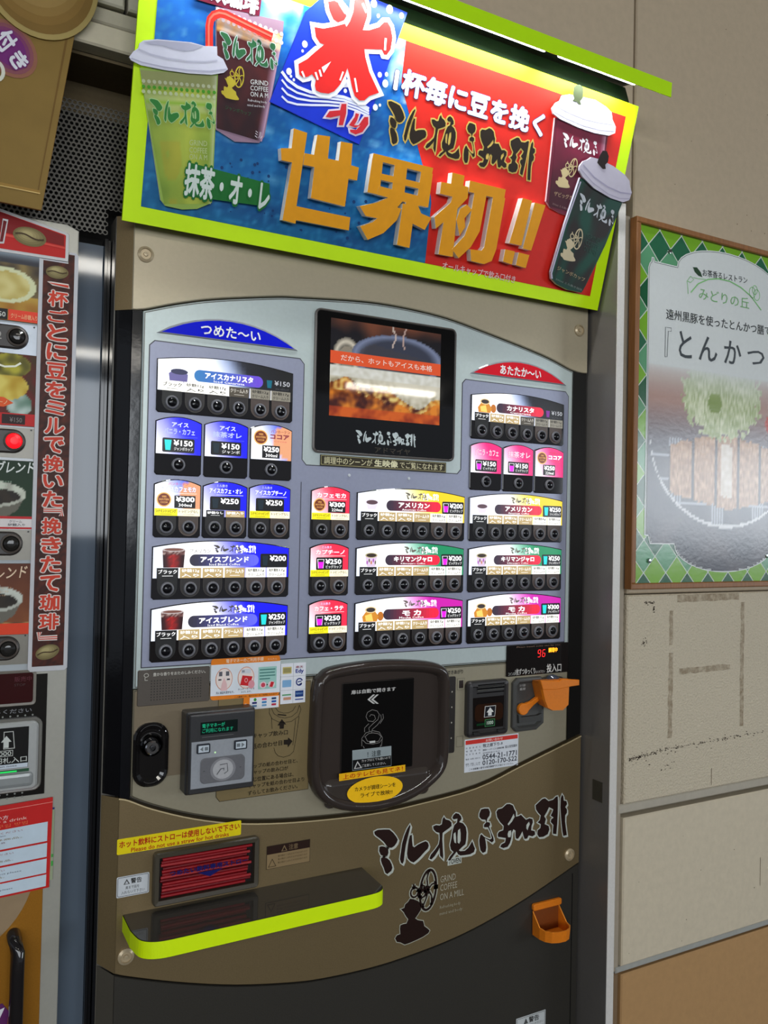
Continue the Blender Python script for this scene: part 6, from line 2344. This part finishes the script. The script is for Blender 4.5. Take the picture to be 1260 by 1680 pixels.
for k, (b0, b1) in enumerate(((.8275, .8580), (.8025, .8245), (.7770, .7995), (.7560, .7745))):
    dz = .0085
    s.poly([(.0, b0 - dz * .9 + .0), (.1665, b0), (.1668, b1), (.0, b1 - dz * .9)], (196, 212, 224), .0067)
    for j in range(4):
        zt_ = b1 - .0045 - .0052 * j
        if zt_ - .003 > b0:
            s.text3(('商品ボタンを押してください', 'Press the button to select', '请按下按钮选择商品', '상품 버튼을 눌러 주세요')[j] + ('', ' please', '。', '')[j], (.02, zt_ - .0075), (.130 - .012 * ((j * 2 + k) % 4), zt_ - .0045), (.02, zt_ - .0045),
                    ((150, 60, 70), (60, 64, 84), (140, 120, 80), (120, 70, 90))[j], .0070, 0, res=1)
s.text3('商品の買い方', (.055, .8680), (.109, .8705), (.055, .8745), (230, 196, 196), .0067, .012)
s.text3('How to buy a drink', (.040, .8610), (.136, .8655), (.040, .8670), (240, 190, 180), .0067, .004)
s.text3('购买方法  구입 방법', (.040, .8550), (.137, .8590), (.040, .8605), (224, 110, 70), .0067, 0, res=1)
s.build('instruction_sticker', LM)

# ================================================================ gold promotional card on the left machine
GF = Frame((0, -.058, 0))
GC = thing('promotional_card', 'gold cup-shaped promotional card standing on top of the left machine', 'card', (.0, -.03, 1.82))
s = S(GF, 'card')
gp_ = [GF.uv(*q) for q in ((122, 60), (68, 345), (0, 331), (-190, 290), (-240, -160), (150, -160))]
s.loft(gp_, [(0, -.004), (0, 0)], (122, 88, 34), back=True)
s.poly(inset(ccw(gp_), .0005), (128, 102, 48), .0003)
s.px([(112, 60), (62, 320), (60, 318), (0, 306), (0, 300), (62, 312), (108, 60)], (108, 80, 32), .0006)
s.px([(66, 313), (0, 299), (-190, 260), (-190, 268), (0, 305), (65, 319)], (150, 116, 54), .0008)
s.px([(66, 317), (0, 304), (0, 305.5), (65.5, 318.5)], (206, 176, 110), .0010)
s.build('card_board', GC)
s = S(GF, 'card')
c = GF.uv(66, -42)
s.loft(ellp(c[0], c[1], .0860, .1010, 48), [(0, .0012), (0, .0035)], (150, 124, 64))
s.ell(c[0], c[1], .0860, .1010, (160, 140, 84), .0038, n=48)
s.ell(c[0], c[1], .0790, .0925, (120, 92, 42), .0041, n=48)
for k in range(6):
    t = .93 - .10 * k
    s.ell(c[0] - .004, c[1] + .006 + .004 * k, .0790 * t, .0925 * t, q8(mixc((130, 100, 48), (176, 152, 98), k / 5)), .0043 + .0002 * k, n=40)
s.build('coffee_disc', GC)
s = S(GF, 'vinyl')
for k in range(4):
    s.ell(*GF.uv(14, 80), .050 * (1.0 - .13 * k) * .9, .038 * (1 - .13 * k), q8(mixc((150, 110, 60), (110, 40, 110), (k + 1) / 4)), .0010 + .0002 * k, rot=-52, n=24)
s.ptext3('付', (-13, 66), (4, 92), (15, 44), (214, 214, 222), .0024, .04, out=((110, 40, 110), .05))
s.ptext3('き', (11, 97), (28, 120), (34, 81), (214, 214, 222), .0024, .04, out=((110, 40, 110), .05))
s.ring(ellp(*GF.uv(-6, 117), .012, .0165, 20), .005, (206, 206, 190), .0020)
s.build('card_lettering', GC)

# ================================================================ framed restaurant poster on the right wall
PO = thing('framed_poster', 'wood-framed green and white pork cutlet poster on the right wall', 'poster', (1.68, -.05, 1.21))
PFY = -.070
WD = (142, 92, 46)
xa, xb, za, zb_ = 1.362, 1.992, 1.2115, 2.0510
fw = .0135
for nm, lo, hi in (('frame_rail', (xa, za), (xb, za + fw)), ('frame_rail', (xa, zb_ - fw), (xb, zb_)), ('frame_stile', (xa, za + fw), (xa + fw, zb_ - fw)), ('frame_stile', (xb - fw, za + fw), (xb, zb_ - fw))):
    s = S(Frame((0, PFY, 0)), 'wood')
    s.box(lo[0], lo[1], hi[0], hi[1], -.0215, 0, WD, 0, .002)
    s.build(nm, PO)
PF = Frame((0, -.060, 0))
s = S(PF, 'poster')
ix0, ix1, iz0, iz1 = xa + fw - .001, xb - fw + .001, za + fw - .001, zb_ - fw + .001
s.rect(ix0, iz0, ix1, iz1, (214, 222, 210), 0)
XC = (ix0 + ix1) / 2
PAL = [(122, 176, 44), (80, 146, 98), (30, 92, 58), (122, 176, 44), (96, 158, 116), (44, 104, 74)]


def clip(pts, x0, z0, x1, z1):
    def half(p, f, isect):
        out = []
        for i in range(len(p)):
            a, b = p[i - 1], p[i]
            fa, fb = f(a), f(b)
            if fa != fb:
                out.append(isect(a, b))
            if fb:
                out.append(b)
        return out

    def ix(v, k):
        def g(a, b):
            t = (v - a[k]) / (b[k] - a[k])
            return (a[0] + (b[0] - a[0]) * t, a[1] + (b[1] - a[1]) * t)
        return g
    for f, g in ((lambda p: p[0] >= x0, ix(x0, 0)), (lambda p: p[0] <= x1, ix(x1, 0)), (lambda p: p[1] >= z0, ix(z0, 1)), (lambda p: p[1] <= z1, ix(z1, 1))):
        if not pts:
            return []
        pts = half(pts, f, g)
    return pts


pw, ph = .0352, .0375
ox, oz = PF.uv(1064, 400)
i0 = int((ix0 - ox) / pw) - 2
for i in range(i0, i0 + 24):
    for j in range(-24, 6):
        if (i + j) % 2:
            continue
        cx, cz_ = ox + i * pw, oz + ph + j * ph
        if cx < ix0 - pw or cx > ix1 + pw or cz_ < iz0 - ph or cz_ > iz1 + ph:
            continue
        if ix0 + .07 < cx < ix1 - .07 and iz0 + .17 < cz_ < iz1 - .17:
            continue
        g = .0017
        d = clip([(cx - pw + g, cz_), (cx, cz_ - ph + g), (cx + pw - g, cz_), (cx, cz_ + ph - g)], ix0, iz0, ix1, iz1)
        if len(d) > 2:
            s.poly(d, PAL[(i * 1 + (j - i) // 2 * 2) % 6], .0003)
s.build('diamond_border', PO)

# shaped white field with arches and notched corners
TL_ = [(1062, 500), (1062, 447), (1066, 440), (1074, 437), (1077, 429), (1081, 428), (1085, 432), (1110, 437)]
tl = [PF.uv(*q) for q in TL_]
Lx = PF.uv(1062, 500)[0]
ztop = PF.uv(1168, 409)[1]
zsh = tl[-1][1]
xs = tl[-1][0]
nA = 16
R_ = XC - xs
top_arc = [(XC - R_ * math.cos(math.pi * k / nA), zsh + (ztop - zsh) * math.sin(math.pi * k / nA)) for k in range(nA + 1)]
zbs = PF.uv(1105, 893)[1]
zbl = PF.uv(1180, 939)[1]
bxs = PF.uv(1105, 893)[0]
Rb = XC - bxs
bot_arc = [(XC + Rb * math.cos(math.pi * k / nA), zbs - (zbs - zbl) * math.sin(math.pi * k / nA)) for k in range(nA + 1)]
cor = .018
left_top = [(Lx, zsh - cor), (Lx + .004, zsh - cor * .4), (Lx + cor * .5, zsh - .002), (Lx + cor * .6, zsh + .008), (Lx + cor, zsh + .008), (Lx + cor * 1.2, zsh)]
shape = [(Lx, zbs + .020), ] + left_top + top_arc + [(2 * XC - a, b) for a, b in reversed(left_top)] + [(2 * XC - Lx, zbs + .020), (2 * XC - Lx - .012, zbs + .018), (2 * XC - Lx - .018, zbs)] + bot_arc + [(Lx + .018, zbs), (Lx + .012, zbs + .018)]
shape = ccw(shape)
s = S(PF, 'poster')
s.poly(shape, (226, 230, 226), .0010)
s.ring(inset(shape, .0025), .0012, (96, 104, 110), .0013)
s.poly(inset(shape, .0055), (220, 224, 222), .0015)
s.build('white_field', PO)

# printed food picture
pz0, pz1 = zbs - (zbs - zbl) + .006, PF.uv(1100, 600)[1]
inner = inset(shape, .0060)


def inside(p, x, z):
    c = False
    for i in range(len(p)):
        x1_, z1_ = p[i - 1]
        x2_, z2_ = p[i]
        if (z1_ > z) != (z2_ > z) and x < (x2_ - x1_) * (z - z1_) / (z2_ - z1_) + x1_:
            c = not c
    return c


def uvz(u, v):
    return PF.uv(u, v)


cab = uvz(1178, 655)
cutz0, cutz1 = uvz(1130, 835)[1], uvz(1130, 718)[1]
xl = uvz(1095, 780)[0]
xr = 2 * XC - xl + .02
rackL, rackR = uvz(1066, 712)[0], 2 * XC - uvz(1066, 712)[0]
rkt = uvz(1066, 713)[1]


def food(x, z):
    n1 = noise.noise((x * 18, z * 18, 1))
    n2 = noise.noise((x * 70, z * 70, 2))
    n3 = noise.noise((x * 190, z * 60, 3))
    fade = max(0, min(1, (pz1 - z) / .075))
    bgc = mixc((80, 78, 88), (176, 140, 128), max(0, min(1, (z - rkt) / .10 + .2)))
    if z < rkt - .02:
        bgc = mixc((64, 66, 76), (88, 84, 90), .5 + n1)
    c = bgc
    # wire rack
    rr = math.hypot((x - XC) / (rackR - rackL) * 2, 0)
    arcz = rkt - .205 * math.sqrt(max(0, 1 - min(1, abs(x - XC) / ((rackR - rackL) / 2)) ** 2))
    if arcz < z < rkt:
        if (x * 110) % 1 < .16 or (z * 110) % 1 < .16:
            c = (176, 180, 188)
    if abs(z - arcz) < .0035 and z < rkt:
        c = (214, 214, 214)
    # cutlet slices
    if xl < x < xr and cutz0 - .02 < z < cutz1 + .02:
        t = (x - xl) / (xr - xl) * 5.2
        k = int(t)
        f_ = t - k
        topz = cutz1 + .010 - .05 * abs((x - XC) / (xr - xl)) ** 2 * 3 + n2 * .006
        botz = cutz0 + .045 * abs((x - XC - .01) / (xr - xl)) * 1.6 + n2 * .006
        if botz < z < topz:
            if f_ < .06 or f_ > .95:
                c = (60, 50, 56)
            else:
                c = mixc((150, 104, 70), (214, 176, 140), .5 + n3 * .8 + n2 * .5)
                if k == 2 and .25 < f_ < .75 and z < topz - .02 and z > botz + .03:
                    c = mixc((206, 190, 170), (226, 214, 200), .5 + n2)
    # shredded cabbage mound
    e = ((x - cab[0] - .015) / .140) ** 2 + ((z - cab[1] - .005) / .100) ** 2
    if e + n2 * .45 + n3 * .15 < 1:
        c = mixc((156, 172, 112), (226, 230, 196), .5 + n3 * 1.0 + n1 * .5)
        if math.hypot(x - uvz(1172, 662)[0], z - uvz(1172, 662)[1]) < .024:
            c = (128, 150, 66)
    if math.hypot(x - (xr - .055), z - uvz(1250, 695)[1]) < .024:
        c = (190, 60, 40)
    return q8(mixc((220, 224, 222), c, fade ** .7))


s = S(PF, 'poster')
nx, nz = 120, 96
gx0, gx1, gz0 = Lx + .006, 2 * XC - Lx - .006, zbl + .004


def cell(a, b):
    x, z = gx0 + (gx1 - gx0) * a, gz0 + (pz1 - gz0) * b
    return food(x, z) if inside(inner, x, z) else None


s.grid((gx0, gz0), (gx1, gz0), (gx1, pz1), (gx0, pz1), nx, nz, cell, .0019)
s.build('food_picture', PO)

s = S(PF, 'vinyl')
INKG = (40, 44, 44)


def z3(x, y):
    return (1000 + x / 4.846, 340 + y / 4.846)


s.px([z3(*q) for q in ((658, 478), (690, 480), (720, 520), (732, 558), (700, 545), (672, 515))], (40, 70, 44), .0022)
s.ptext3('お茶香るレストラン', z3(735, 548), z3(1090, 612), z3(735, 492), INKG, .0022, .004)
GRN = (130, 196, 120)
s.line([uvz(*z3(*q)) for q in ((640, 680), (700, 610), (780, 575), (860, 570), (950, 590), (1040, 640), (1120, 710), (1200, 820))], .0030, GRN, .0022)
s.line([uvz(*z3(*q)) for q in ((620, 690), (615, 620), (610, 590), (640, 550), (665, 575), (640, 600), (615, 590))], .0016, GRN, .0022)
s.line([uvz(*z3(*q)) for q in ((660, 560), (700, 570), (760, 575))], .0014, GRN, .0022)
for e in ((1130, 680, .012), (1165, 700, .012), (1150, 660, .010)):
    c = uvz(*z3(e[0], e[1]))
    s.ring(ellp(c[0], c[1], e[2], e[2] * 1.2, 16), .0016, GRN, .0022)
s.ptext3('みどりの丘', z3(705, 730), z3(1105, 812), z3(705, 640), (120, 176, 112), .0022, -.006)
s.ptext3('遠州黒豚を使ったとんかつ膳です', z3(445, 890), z3(1330, 1035), z3(445, 806), INKG, .0022, .006)
kag = [z3(*q) for q in ((435, 1190), (452, 1190), (462, 985), (485, 988), (487, 962), (440, 955))]
s.line([uvz(*q) for q in kag + kag[:1]], .0014, (70, 76, 80), .0022)
for ch, x0, x1, yt, yb in (('と', 545, 648, 990, 1200), ('ん', 705, 850, 1030, 1225), ('か', 905, 1040, 1065, 1250), ('つ', 1090, 1225, 1140, 1255), ('膳', 1290, 1420, 1130, 1300)):
    c0, c1 = uvz(*z3(x0, yb - 20)), uvz(*z3(x1, yb))
    zt0 = uvz(*z3((x0 + x1) / 2, yt))[1]
    zb0 = uvz(*z3((x0 + x1) / 2, yb))[1]
    s.text(ch, c0[0], zb0, c1[0], zt0, (60, 66, 70), .0022, .008)
s.build('poster_lettering', PO)
for q in ((1064, 920, ), (1257, 912), (1098, 413)):
    c = PF.uv(q[0], q[1]) if len(q) > 1 else (0, 0)
    s = S(PF, 'chrome')
    s.lathe(c[0], c[1], [(.006, .001), (.005, .004), (0, .005)], (200, 210, 206), None, 12)
    s.build('cover_clip', PO)
# clear plastic cover sheet
